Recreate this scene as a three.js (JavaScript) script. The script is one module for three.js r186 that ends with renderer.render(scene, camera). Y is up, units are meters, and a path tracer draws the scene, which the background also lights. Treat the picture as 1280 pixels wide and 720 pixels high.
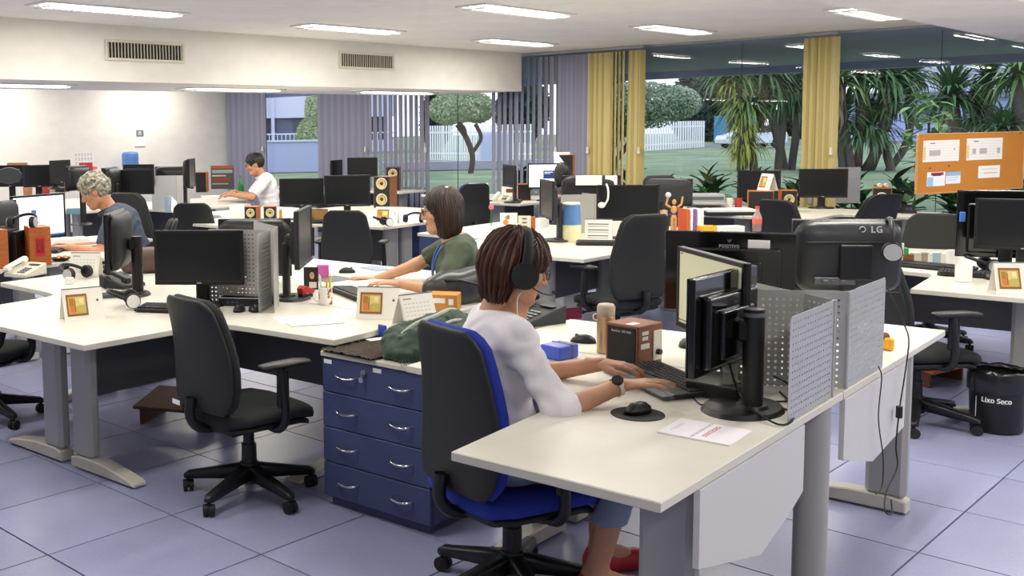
import * as THREE from 'three';
import { mergeGeometries } from 'three/addons/utils/BufferGeometryUtils.js';
import { RoundedBoxGeometry } from 'three/addons/geometries/RoundedBoxGeometry.js';
import { RectAreaLightUniformsLib } from 'three/addons/lights/RectAreaLightUniformsLib.js';
import { FontLoader } from 'three/addons/loaders/FontLoader.js';
import { TextGeometry } from 'three/addons/geometries/TextGeometry.js';
RectAreaLightUniformsLib.init();
const V3 = THREE.Vector3, R = (d) => d * Math.PI / 180, { sin, cos, abs, min, max, sqrt, PI, hypot, floor, round, exp } = Math;
// ---------- camera: solved from the floor grid, the posts and the ceiling lines ----------
const EYE = 1.6694, FOC = 1303.5, PX = 389.1, PY = 285.4, PITCH = 0.0957, ROLL = -0.0158;
const scene = new THREE.Scene();
const camera = new THREE.PerspectiveCamera(2 * Math.atan(360 / FOC) * 180 / PI, 1280 / 720, 0.05, 600);
camera.setViewOffset(1280, 720, 640 - PX, 360 - PY, 1280, 720);
camera.position.set(0, EYE, 0); camera.rotation.order = 'YXZ'; camera.rotation.set(-PITCH, 0, ROLL);
// ---------- sky: overcast early evening ----------
scene.background = new THREE.Color().setRGB(0.66, 0.73, 0.92); scene.backgroundIntensity = 1.9;
const renderer = new THREE.WebGLRenderer({ antialias: true });
renderer.toneMapping = THREE.LinearToneMapping; renderer.toneMappingExposure = 1.12;
renderer.shadowMap.enabled = true;
const LAMP = 26.0, LAMP_COLOR = new THREE.Color().setRGB(1.0, 0.945, 0.84);
// ---------- pixel to place ----------
function ray(px, py) {
  let x = (px - PX) / FOC, y = -(py - PY) / FOC; const c = cos(ROLL), s = sin(ROLL);
  [x, y] = [c * x - s * y, s * x + c * y];
  const cp = cos(PITCH), sp = sin(PITCH);
  return new V3(x, y * cp - sp, -(y * sp + cp));
}
function at(px, py, h) { const d = ray(px, py), t = (h - EYE) / d.y; return new V3(d.x * t, h, d.z * t); }
function dp(px, py, depth) { const d = ray(px, py), t = depth / -d.z; return new V3(d.x * t, EYE + d.y * t, -depth); }
const azv = (deg) => new V3(sin(R(deg)), 0, -cos(R(deg)));        // azimuth 0 = straight ahead, 90 = to the right
const facing = (deg) => PI - R(deg);                               // turn that points a thing's front (+z) to that azimuth
// ---------- seeded noise ----------
let seed = 7; const rnd = () => { seed = (seed * 1664525 + 1013904223) >>> 0; return seed / 4294967296; };
const rr = (a, b) => a + (b - a) * rnd();
function hash(x, y, z = 0) { let h = Math.imul(x, 374761393) + Math.imul(y, 668265263) + Math.imul(z, 2147483647 - 1442695041); h = Math.imul(h ^ (h >>> 13), 1274126177); return ((h ^ (h >>> 16)) >>> 0) / 4294967296; }
function vnoise(x, y, z = 0, wrap = 0) {
  const xi = floor(x), yi = floor(y), zi = floor(z), f = (t) => t * t * (3 - 2 * t), u = f(x - xi), v = f(y - yi), w = f(z - zi);
  const W = (a) => wrap ? ((a % wrap) + wrap) % wrap : a, h = (a, b, c) => hash(W(xi + a), W(yi + b), zi + c), L = (a, b, t) => a + (b - a) * t;
  return L(L(L(h(0, 0, 0), h(1, 0, 0), u), L(h(0, 1, 0), h(1, 1, 0), u), v), L(L(h(0, 0, 1), h(1, 0, 1), u), L(h(0, 1, 1), h(1, 1, 1), u), v), w);
}
// ---------- procedural textures ----------
function tex(n, fn, repeat = 1, srgb = false) {
  const d = new Uint8Array(n * n * 4);
  for (let j = 0; j < n; j++) for (let i = 0; i < n; i++) { const c = fn(i / n, j / n), k = (j * n + i) * 4; for (let q = 0; q < 3; q++) d[k + q] = max(0, min(255, round(255 * (Array.isArray(c) ? c[q] : c)))); d[k + 3] = 255; }
  const t = new THREE.DataTexture(d, n, n); t.wrapS = t.wrapT = THREE.RepeatWrapping; t.magFilter = THREE.LinearFilter; t.minFilter = THREE.LinearMipmapLinearFilter; t.generateMipmaps = true;
  t.repeat.set(repeat, repeat); if (srgb) t.colorSpace = THREE.SRGBColorSpace; t.needsUpdate = true; return t;
}
const fb = (u, v, o, f) => { let s = 0, a = 0.5, q = f; for (let i = 0; i < o; i++) { s += a * vnoise(u * q, v * q, i * 7, q); a *= 0.5; q *= 2; } return s / (1 - a * 2 || 1) * 1; };
const tFine = tex(128, (u, v) => 0.35 * vnoise(u * 64, v * 64, 0, 64) + 0.65 * vnoise(u * 16, v * 16, 3, 16), 4);
const tGrain = tex(128, (u, v) => hash(floor(u * 128), floor(v * 128)), 5);
const tWeave = tex(128, (u, v) => 0.5 + 0.25 * sin(u * PI * 64) * sin(v * PI * 64) + 0.25 * hash(floor(u * 128), floor(v * 128)), 6);
const tMottle = tex(256, (u, v) => { const a = 0.955 + 0.045 * fb(u, v, 4, 6); return [a, a, a * 0.995 + 0.005]; }, 1.3, true);
const tTile = tex(256, (u, v) => { const a = 0.88 + 0.09 * fb(u, v, 5, 4) + 0.05 * (hash(floor(u * 256), floor(v * 256)) - 0.5); return [a, a, a]; }, 0.8, true);
const tTileRough = tex(256, (u, v) => 0.35 + 0.5 * fb(u + 0.3, v, 4, 5), 0.5);
const tWood = tex(256, (u, v) => { const n = fb(u, v, 3, 4), g = 0.5 + 0.5 * sin((v * 22 + n * 5) * PI * 2 * 0.5), h = hash(floor(u * 16), floor(v * 256)); const a = 0.86 + 0.07 * g + 0.07 * h; return [a, a * 0.985, a * 0.97]; }, 3, true);
const tBark = tex(128, (u, v) => 0.3 + 0.7 * fb(u, v * 0.5, 4, 8), 2);
const tLawn = tex(256, (u, v) => { const a = fb(u, v, 5, 8), b = fb(u + 0.4, v, 3, 3); return [0.5 + 0.3 * a + 0.12 * b, 0.62 + 0.3 * a, 0.5 + 0.25 * a]; }, 0.12, true);
// ---------- materials ----------
const MATS = {};
function mt(color, rough = 0.6, o = {}) {
  const key = color + '|' + rough + '|' + Object.entries(o).map(([k, v]) => k + (v?.uuid ?? v)).join();
  if (MATS[key]) return MATS[key];
  const { bump, bumpScale = 0.0006, ...rest } = o, phys = 'clearcoat' in o || 'transmission' in o || 'sheen' in o;
  const m = new (phys ? THREE.MeshPhysicalMaterial : THREE.MeshStandardMaterial)({ color, roughness: rough, ...rest });
  if (bump) { m.bumpMap = bump; m.bumpScale = bumpScale; }
  return MATS[key] = m;
}
const M = {
  wall: mt('#f2efe7', 0.85, { bump: tFine, bumpScale: 0.0008, map: tMottle }), ceil: mt('#f6f4ef', 0.9, { bump: tFine, bumpScale: 0.0006, map: tMottle }),
  low: mt('#f3f0e9', 0.9, { bump: tFine, bumpScale: 0.0006, map: tMottle }),
  tile: [0, 1, 2].map((i) => mt(['#a1a5ca', '#9ea2c7', '#a4a8cd'][i], 0.32, { map: tTile, roughnessMap: null, bump: tFine, bumpScale: 0.0003 })), joint: mt('#23242c', 0.9),
  top: mt('#dedacd', 0.4, { map: tMottle, bump: tFine, bumpScale: 0.0001 }), edge: mt('#cfc9b8', 0.5),
  leg: mt('#a2a2a0', 0.45, { bump: tGrain, bumpScale: 0.0002 }), foot: mt('#c4c0b6', 0.5), panel: mt('#d2d1d1', 0.5, { bump: tFine, bumpScale: 0.0002 }), dpanel: mt('#5c5e60', 0.55),
  peg: mt('#b8b8b6', 0.4, { metalness: 0.35 }), steel: mt('#c8c8c8', 0.3, { metalness: 0.9 }), chrome: mt('#dddddd', 0.15, { metalness: 1 }),
  black: mt('#141416', 0.42, { bump: tGrain, bumpScale: 0.0001 }), gloss: mt('#0a0a0b', 0.12, { clearcoat: 0.6, clearcoatRoughness: 0.08 }), matte: mt('#17181a', 0.7, { bump: tGrain, bumpScale: 0.0002 }), dark: mt('#27292c', 0.55, { bump: tGrain, bumpScale: 0.0002 }),
  screen: mt('#15171a', 0.28), grey: mt('#5d6066', 0.5, { bump: tGrain, bumpScale: 0.0001 }), lgrey: mt('#a9abad', 0.5), silver: mt('#c9cbcd', 0.35, { metalness: 0.4 }),
  fabric: mt('#26292a', 0.95, { bump: tWeave, bumpScale: 0.0008 }), blueFab: mt('#20349a', 0.9, { bump: tWeave, bumpScale: 0.0008 }), greyFab: mt('#55585e', 0.95, { bump: tWeave, bumpScale: 0.0008 }), shell: mt('#1d1f1f', 0.6, { bump: tGrain, bumpScale: 0.0003 }),
  blue: mt('#3d4870', 0.5, { bump: tGrain, bumpScale: 0.0002 }), white: mt('#efefec', 0.6), paper: mt('#f2f1ee', 0.8), card: mt('#ece8df', 0.75), cream: mt('#ddd8c6', 0.6),
  wood: mt('#8a5430', 0.5, { map: tWood }), orange: mt('#c06a2c', 0.5, { map: tWood }), brown: mt('#6e4630', 0.6, { map: tWood }), ltwood: mt('#d9a468', 0.5, { map: tWood }),
  red: mt('#b21f2d', 0.5), pink: mt('#e46bc0', 0.7), yellow: mt('#e8a81e', 0.5), green: mt('#2f7a3a', 0.4), cork: mt('#c9822f', 0.9, { bump: tFine, bumpScale: 0.001, map: tMottle }),
};
// ---------- geometry helpers: every one returns a non-indexed geometry with position, normal, uv (uv in metres) ----------
function fin(g, uv = true) {
  if (g.index) g = g.toNonIndexed();
  for (const k of Object.keys(g.attributes)) if (!['position', 'normal', 'uv', 'color'].includes(k)) g.deleteAttribute(k);
  if (!g.attributes.normal) g.computeVertexNormals();
  g.morphAttributes = {}; g.clearGroups();
  if (uv || !g.attributes.uv) boxUV(g);
  return g;
}
function boxUV(g) {
  const p = g.attributes.position, n = g.attributes.normal, u = new Float32Array(p.count * 2), a = new V3(), b = new V3(), c = new V3();
  for (let i = 0; i < p.count; i += 3) {
    a.fromBufferAttribute(p, i); b.fromBufferAttribute(p, i + 1).sub(a); c.fromBufferAttribute(p, i + 2).sub(a); b.cross(c);
    const x = abs(b.x), y = abs(b.y), z = abs(b.z);
    for (let k = 0; k < 3; k++) { const j = i + k, P = [p.getX(j), p.getY(j), p.getZ(j)]; const q = y >= x && y >= z ? [P[0], P[2]] : x >= z ? [P[2], P[1]] : [P[0], P[1]]; u[j * 2] = q[0]; u[j * 2 + 1] = q[1]; }
  }
  g.setAttribute('uv', new THREE.BufferAttribute(u, 2)); return g;
}
const mv = (g, x = 0, y = 0, z = 0) => g.translate(x, y, z);
function box(w, h, d, x = 0, y = 0, z = 0, c = 0.003) {           // chamfered box centred at x,y,z
  c = min(c, w * 0.45, h * 0.45, d * 0.45);
  if (c <= 0.0004) return fin(mv(new THREE.BoxGeometry(w, h, d), x, y, z));
  const S = [w / 2, h / 2, d / 2], P = [], v = (ax, s) => { const q = s.map((t, i) => t * (i === ax ? S[i] : S[i] - c)); return q; };
  const tri = (A, B, C) => { const n = [(B[1] - A[1]) * (C[2] - A[2]) - (B[2] - A[2]) * (C[1] - A[1]), (B[2] - A[2]) * (C[0] - A[0]) - (B[0] - A[0]) * (C[2] - A[2]), (B[0] - A[0]) * (C[1] - A[1]) - (B[1] - A[1]) * (C[0] - A[0])];
    const m = [A[0] + B[0] + C[0], A[1] + B[1] + C[1], A[2] + B[2] + C[2]]; (n[0] * m[0] + n[1] * m[1] + n[2] * m[2] < 0) ? P.push(...A, ...C, ...B) : P.push(...A, ...B, ...C); };
  const quad = (A, B, C, D) => { tri(A, B, C); tri(A, C, D); };
  for (let ax = 0; ax < 3; ax++) for (const s of [-1, 1]) { const o = [0, 1, 2].filter((k) => k !== ax), q = (a, b) => { const t = [0, 0, 0]; t[ax] = s; t[o[0]] = a; t[o[1]] = b; return v(ax, t); }; quad(q(-1, -1), q(1, -1), q(1, 1), q(-1, 1)); }
  for (let ax = 0; ax < 3; ax++) { const [a, b] = [0, 1, 2].filter((k) => k !== ax); for (const sa of [-1, 1]) for (const sb of [-1, 1]) { const q = (f, e) => { const t = [0, 0, 0]; t[ax] = e; t[a] = sa; t[b] = sb; return v(f, t); }; quad(q(a, -1), q(a, 1), q(b, 1), q(b, -1)); } }
  for (const i of [-1, 1]) for (const j of [-1, 1]) for (const k of [-1, 1]) tri(v(0, [i, j, k]), v(1, [i, j, k]), v(2, [i, j, k]));
  const g = new THREE.BufferGeometry(); g.setAttribute('position', new THREE.Float32BufferAttribute(P, 3)); return fin(mv(g, x, y, z));
}
const rbox = (w, h, d, x = 0, y = 0, z = 0, r = 0.01, s = 2) => fin(mv(new RoundedBoxGeometry(w, h, d, s, min(r, w / 2.01, h / 2.01, d / 2.01)), x, y, z));
const cyl = (r0, r1, h, x = 0, y = 0, z = 0, n = 20) => fin(mv(new THREE.CylinderGeometry(r1, r0, h, n), x, y, z));   // r0 bottom, r1 top, centred
const sph = (r, x = 0, y = 0, z = 0, sx = 1, sy = 1, sz = 1, n = 16) => fin(mv(new THREE.SphereGeometry(r, n, round(n * 0.7)).scale(sx, sy, sz), x, y, z));
const disc = (r, h, x, y, z, n = 28) => fin(mv(new THREE.CylinderGeometry(r, r, h, n).rotateX(PI / 2), x, y, z));        // axis along z
const torus = (r, t, x = 0, y = 0, z = 0, a = PI * 2, n = 24, m = 8) => fin(mv(new THREE.TorusGeometry(r, t, m, n, a), x, y, z));
const lathe = (pts, n = 28, x = 0, y = 0, z = 0) => fin(mv(new THREE.LatheGeometry(pts.map((q) => new THREE.Vector2(q[0], q[1])), n), x, y, z));
function tube(pts, r = 0.003, seg = 0, n = 6, closed = false) {
  const c = new THREE.CatmullRomCurve3(pts.map((q) => q.isVector3 ? q : new V3(...q)), closed, 'centripetal');
  return fin(new THREE.TubeGeometry(c, seg || pts.length * 5, r, n, closed));
}
function bar(a, b, r0, r1 = r0, n = 10) {                          // cylinder between two points
  a = a.isVector3 ? a : new V3(...a); b = b.isVector3 ? b : new V3(...b); const d = b.clone().sub(a), g = new THREE.CylinderGeometry(r1, r0, d.length(), n);
  g.applyQuaternion(new THREE.Quaternion().setFromUnitVectors(new V3(0, 1, 0), d.clone().normalize())); return fin(g.translate((a.x + b.x) / 2, (a.y + b.y) / 2, (a.z + b.z) / 2));
}
function ext(pts, depth, bevel = 0, holes = [], seg = 8) {          // outline in x,y pushed along +z
  const s = pts instanceof THREE.Shape ? pts : new THREE.Shape(pts.map((q) => new THREE.Vector2(q[0], q[1])));
  for (const h of holes) s.holes.push(new THREE.Path(h.map((q) => new THREE.Vector2(q[0], q[1]))));
  return fin(new THREE.ExtrudeGeometry(s, { depth, bevelEnabled: bevel > 0, bevelSize: bevel, bevelThickness: bevel, bevelOffset: -bevel, bevelSegments: 1, curveSegments: seg }));
}
function loft(loops, caps = true) {                                // loops of equal point counts -> closed smooth skin
  const n = loops[0].length, P = [], I = [];
  for (const l of loops) for (const q of l) P.push(q.x, q.y, q.z);
  for (let i = 0; i < loops.length - 1; i++) for (let j = 0; j < n; j++) { const a = i * n + j, b = i * n + (j + 1) % n, c = a + n, d = b + n; I.push(a, b, c, b, d, c); }
  if (caps) for (const [k, f] of [[0, 1], [loops.length - 1, 0]]) { const m = loops[k].reduce((s, q) => s.add(q), new V3()).divideScalar(n), ci = P.length / 3; P.push(m.x, m.y, m.z); for (let j = 0; j < n; j++) { const a = k * n + j, b = k * n + (j + 1) % n; f ? I.push(ci, b, a) : I.push(ci, a, b); } }
  let g = new THREE.BufferGeometry(); g.setAttribute('position', new THREE.Float32BufferAttribute(P, 3)); g.setIndex(I); g.computeVertexNormals(); return fin(g);
}
function rotG(g, x = 0, y = 0, z = 0) { if (x) g.rotateX(x); if (y) g.rotateY(y); if (z) g.rotateZ(z); return g; }
// ---------- scene graph helpers ----------
const taken = new Map();
function numbered(name) { const k = taken.get(name) ?? 0; taken.set(name, k + 1); return k ? name + '_' + String(k).padStart(3, '0') : name; }
function mesh(name, geos, mat, parent) {
  geos = Array.isArray(geos) ? geos : [geos]; const m = new THREE.Mesh(geos.length > 1 ? mergeGeometries(geos) : geos[0], mat);
  m.name = name; m.castShadow = m.receiveShadow = true; parent.add(m); return m;
}
function thing(name, label, category, p = [0, 0, 0], turn = 0, group) {
  const o = new THREE.Group(); o.name = numbered(name); scene.add(o); p.isVector3 ? o.position.copy(p) : o.position.set(...p); o.rotation.y = turn; o.userData = { label, category }; if (group) o.userData.group = group; return o;
}
function one(name, label, category, geos, mat, p = [0, 0, 0], turn = 0, group) {  // a thing that is one mesh
  const m = mesh(numbered(name), geos, mat, scene); p.isVector3 ? m.position.copy(p) : m.position.set(...p); m.rotation.y = turn; m.userData = { label, category }; if (group) m.userData.group = group; return m;
}
function struct(name, geos, mat) { const m = mesh(numbered(name), geos, mat, scene); m.userData.kind = 'structure'; return m; }
function structGroup(name) { const o = new THREE.Group(); o.name = numbered(name); o.userData.kind = 'structure'; scene.add(o); return o; }
// flat print drawn on a canvas
function print(w, h, draw, rough = 0.75) {
  const c = document.createElement('canvas'); c.width = w; c.height = h; const x = c.getContext('2d'); draw(x, w, h);
  const t = new THREE.CanvasTexture(c); t.colorSpace = THREE.SRGBColorSpace; return new THREE.MeshStandardMaterial({ map: t, roughness: rough });
}
function sheetG(w, h, x = 0, y = 0, z = 0) { const g = new THREE.PlaneGeometry(w, h).toNonIndexed(); return g.translate(x, y, z); }   // keeps 0..1 uv, faces +z
const font = await new FontLoader().loadAsync('fonts/droid/droid_sans_bold.typeface.json');
function text(s, size, depth = 0.0006) { const g = new TextGeometry(s, { font, size, depth, curveSegments: 3 }); g.computeBoundingBox(); const b = g.boundingBox; g.translate(-(b.min.x + b.max.x) / 2, -(b.min.y + b.max.y) / 2, 0); return fin(g); }
// ---------- the room: s runs towards the glass front, t along it to the far left ----------
const BD = azv(45.2), FD = azv(-44.8), ST = (s, t, h = 0) => new V3(BD.x * s + FD.x * t, h, BD.z * s + FD.z * t);
const HC = 2.632, HB = 2.12, S0 = 12.25, T0 = 3.2, TB = 8.06, TB2 = 9.82, T1 = 14.45, SMIN = -5.3, TMIN = -5.3, HR = 2.4, TR = 2.43;
const RT = facing(45.2) ;                                          // turn whose local +z points along s, and +x along -t
function stBox(s0, s1, t0, t1, h0, h1, c = 0) { const g = box(t1 - t0, h1 - h0, s1 - s0, 0, 0, 0, c); g.rotateY(RT); const p = ST((s0 + s1) / 2, (t0 + t1) / 2, (h0 + h1) / 2); return boxUV(g.translate(p.x, p.y, p.z)); }
struct('ceiling', [stBox(SMIN, S0 + 0.05, TR - 0.02, TB + 0.02, HC, HC + 0.2), stBox(SMIN, S0 + 0.05, TB2 - 0.02, T1, HC, HC + 0.2)], M.ceil);
const beam = structGroup('trim_1'); mesh('bulkhead', stBox(SMIN, S0 - 0.2, TB, TB2, HB, HC + 0.15), M.low, beam);
{ const lowc = structGroup('trim_2'); mesh('lowered_ceiling', stBox(SMIN, S0 + 0.05, TMIN, TR, HR, HC + 0.2), M.low, lowc); }
struct('wall_back', stBox(SMIN - 0.2, S0 + 0.1, T1, T1 + 0.2, 0, HC + 0.2), M.wall);
struct('wall_left', stBox(SMIN - 0.2, SMIN, TMIN - 0.2, T1, 0, HC + 0.2), M.wall);
struct('wall_right', stBox(SMIN, S0 + 0.1, TMIN - 0.2, TMIN, 0, HC + 0.2), M.wall);
struct('baseboard_back', stBox(SMIN, S0 - 0.1, T1 - 0.015, T1, 0, 0.08, 0.003), M.dark);
// floor: raised tiles over a dark slab
const floorG = structGroup('floor');
mesh('slab', [stBox(SMIN, S0 + 0.1, TMIN, T1, -0.25, -0.03)], M.joint, floorG);
{
  const TS = 0.6, YAW = -0.8171, c = cos(YAW), s = sin(YAW), cells = [];
  for (let i = -30; i < 40; i++) for (let j = -45; j < 20; j++) {
    const u = (i - 0.075 + 0.5) * TS, v = (j - 0.265 + 0.5) * TS, X = c * u + s * v, Z = -s * u + c * v;
    const S = X * BD.x + Z * BD.z, T = X * FD.x + Z * FD.z;
    if (!(S > SMIN - 0.3 && S < S0 - 0.1 && T > TMIN - 0.3 && T < T1 + 0.3)) continue;
    const y = EYE, cp = cos(PITCH), sp = sin(PITCH), zz = y * sp - Z * cp, yy = -y * cp - Z * sp; const px = PX + FOC * X / zz, py = PY - FOC * yy / zz;
    cells.push({ X, Z, d: hypot(X, Z), vis: zz > 0.3 && px > -80 && px < 1360 && py < 800 });
  }
  cells.sort((a, b) => (b.vis - a.vis) || a.d - b.d);
  const g = box(TS - 0.0075, 0.03, TS - 0.0075, 0, -0.015, 0, 0.001), rest = [];
  cells.forEach((q, k) => {
    if (k < 300) { const m = mesh('tile', g, M.tile[floor(hash(round(q.X * 9), round(q.Z * 9)) * 3)], floorG); m.position.set(q.X, 0, q.Z); m.rotation.y = YAW; }
    else rest.push(box(TS - 0.0055, 0.03, TS - 0.0055, 0, -0.015, 0, 0).rotateY(YAW).translate(q.X, 0, q.Z));
  });
  mesh('far_tiles', rest, M.tile[0], floorG).userData.kind = 'stuff';
}
// glass front: tall panes with thin joints, low track and head track
const glassM = new THREE.MeshPhysicalMaterial({ color: '#ffffff', transmission: 1, thickness: 0, roughness: 0, ior: 1.45 });
let wn = 0;
function glassRun(n, s0, t0, ds, dt, w) {                           // one pane after another from (s0,t0)
  for (let k = 0; k < n; k++) {
    const o = structGroup('window_' + (++wn)), a = ST(s0 + ds * w * k, t0 + dt * w * k), b = ST(s0 + ds * w * (k + 1), t0 + dt * w * (k + 1)), m = a.clone().add(b).multiplyScalar(0.5);
    o.position.copy(m); o.rotation.y = Math.atan2(-(b.z - a.z), b.x - a.x);
    mesh('pane', fin(new THREE.PlaneGeometry(w - 0.008, HC - 0.07).translate(0, HC / 2 + 0.015, 0)), glassM, o);
    mesh('track', [box(w, 0.06, 0.06, 0, 0.03, 0, 0.004)], M.grey, o); mesh('head_track', [box(w, 0.02, 0.04, 0, HC - 0.01, 0, 0.003)], M.lgrey, o);
    mesh('joint', [box(0.005, HC - 0.11, 0.012, w / 2, HC / 2, 0, 0.001)], M.dark, o);
  }
}
glassRun(1, S0, T1, 0, -1, 1.05); glassRun(8, S0, 13.4, 0, -1, 2.06); glassRun(1, S0, -3.08, 0, -1, 2.22);
// ---------- recessed fluorescent fittings: housing, two tubes, louvre ----------
const tubeM = new THREE.MeshStandardMaterial({ color: '#ffffff', emissive: LAMP_COLOR, emissiveIntensity: 5 });
const trayM = mt('#f4f3ee', 0.35), louvM = mt('#e2e2df', 0.3, { metalness: 0.5 });
const lightProto = (() => {
  const o = new THREE.Group(); o.name = 'ceiling_light';
  const W = 0.30, L = 1.36;
  mesh('frame', [box(W, 0.012, 0.03, 0, -0.006, L / 2 - 0.015), box(W, 0.012, 0.03, 0, -0.006, -L / 2 + 0.015), box(0.022, 0.012, L, W / 2 - 0.011, -0.006, 0), box(0.022, 0.012, L, -W / 2 + 0.011, -0.006, 0)], M.white, o);
  mesh('reflector', [box(W - 0.03, 0.003, L - 0.05, 0, -0.002, 0, 0)], trayM, o);
  for (const x of [-0.06, 0.06]) mesh('tube', bar([x, -0.016, -0.6], [x, -0.016, 0.6], 0.011, 0.011, 10), tubeM, o);
  const l = []; for (let k = -11; k <= 11; k++) l.push(box(W - 0.05, 0.010, 0.002, 0, -0.026, k * 0.055, 0)); l.push(box(0.004, 0.012, L - 0.06, 0, -0.026, 0, 0));
  mesh('louvre', l, louvM, o); return o;
})();
let lampFirst = true;
function lamp(s, t, h, where) {
  const o = lampFirst ? lightProto : lightProto.clone(); lampFirst = false; o.name = numbered('ceiling_light'); scene.add(o); o.position.copy(ST(s, t, h - 0.0005)); o.rotation.set(0, RT, 0);
  o.userData = { label: 'white recessed twin tube ceiling light in ' + where, category: 'ceiling light', group: 'ceiling lights in ' + where };
  for (const q of [-0.06, 0.06]) { const l = new THREE.RectAreaLight(LAMP_COLOR, LAMP * 3.7, 0.035, 1.24); l.position.copy(ST(s, t + q, h - 0.036)); l.rotation.order = 'YXZ'; l.rotation.set(-PI / 2, RT, 0); l.castShadow = true; scene.add(l); }
}
for (const s of [-0.95, 1.93, 4.79, 7.55, 10.38]) for (const t of [7.02, 5.08, 3.24, 1.4, -0.48, -2.32]) { if (s < 0 && t !== -0.48 || s === 1.93 && (t === 1.4 || t < -1)) continue; t > 2 ? lamp(s, t, HC, 'the high ceiling') : lamp(s, t, HR, 'the lowered ceiling'); }
for (const s of [1.93, 4.85, 7.6, 10.38]) lamp(s, 8.85, HB, 'the low bulkhead');
for (const s of [1.93, 4.79, 7.55, 10.38]) for (const t of [11.4, 13.75]) lamp(s, t, HC, 'the ceiling behind the bulkhead');
// air grilles in the bulkhead face
for (const [x0, x1, y0, y1, lab] of [[132, 231, 53, 76, 'wide beige air grille with dark slots in the bulkhead above the white wall'], [424, 493, 67, 86, 'narrow beige air grille with dark slots in the bulkhead above the far windows']]) {
  const c = ray((x0 + x1) / 2, (y0 + y1) / 2), k = TB / (c.x * FD.x + c.z * FD.z), p = c.multiplyScalar(k).add(new V3(0, EYE, 0));
  const L = ray(x0, y0), l = L.multiplyScalar(TB / (L.x * FD.x + L.z * FD.z)), Q = ray(x1, y1), q = Q.multiplyScalar(TB / (Q.x * FD.x + Q.z * FD.z)), w = (q.x - l.x) * BD.x + (q.z - l.z) * BD.z, h = 0.165;
  const o = thing('air_grille', lab, 'vent', p, Math.atan2(-FD.x, -FD.z));
  mesh('frame', [box(w, 0.025, 0.02, 0, h / 2, 0.01), box(w, 0.025, 0.02, 0, -h / 2, 0.01), box(0.025, h, 0.02, -w / 2 + 0.012, 0, 0.01), box(0.025, h, 0.02, w / 2 - 0.012, 0, 0.01)], M.cream, o);
  mesh('duct_opening', box(w - 0.04, h - 0.02, 0.004, 0, 0, 0.002, 0), M.matte, o);
  const n = round(w / 0.036); for (let i = 1; i < n; i++) mesh('slat', box(0.006, h - 0.02, 0.014, -w / 2 + i * w / n, 0, 0.009, 0.001), M.cream, o);
}
// ---------- furniture builders ----------
const DH = 0.745, AZ = 43.5, U = azv(AZ), W = azv(AZ - 90);           // desk directions: U away to the right, W away to the left
const UV = (K, a, b, h = 0) => new V3(K.x + U.x * a + W.x * b, h, K.z + U.z * a + W.z * b);
function deskTopShape(L = 1.4, D = 0.63) {
  const s = new THREE.Shape(); s.moveTo(0.004, 0.004); s.lineTo(L, 0.004); s.lineTo(L, D);
  s.lineTo(L - 0.28, D + 0.015); s.bezierCurveTo(L - 0.5, D + 0.03, D + 0.16, D + 0.02, D + 0.07, D + 0.07); s.bezierCurveTo(D + 0.02, D + 0.16, D + 0.03, L - 0.5, D + 0.015, L - 0.28); s.lineTo(D, L); s.lineTo(0.004, L); return s;
}
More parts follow.
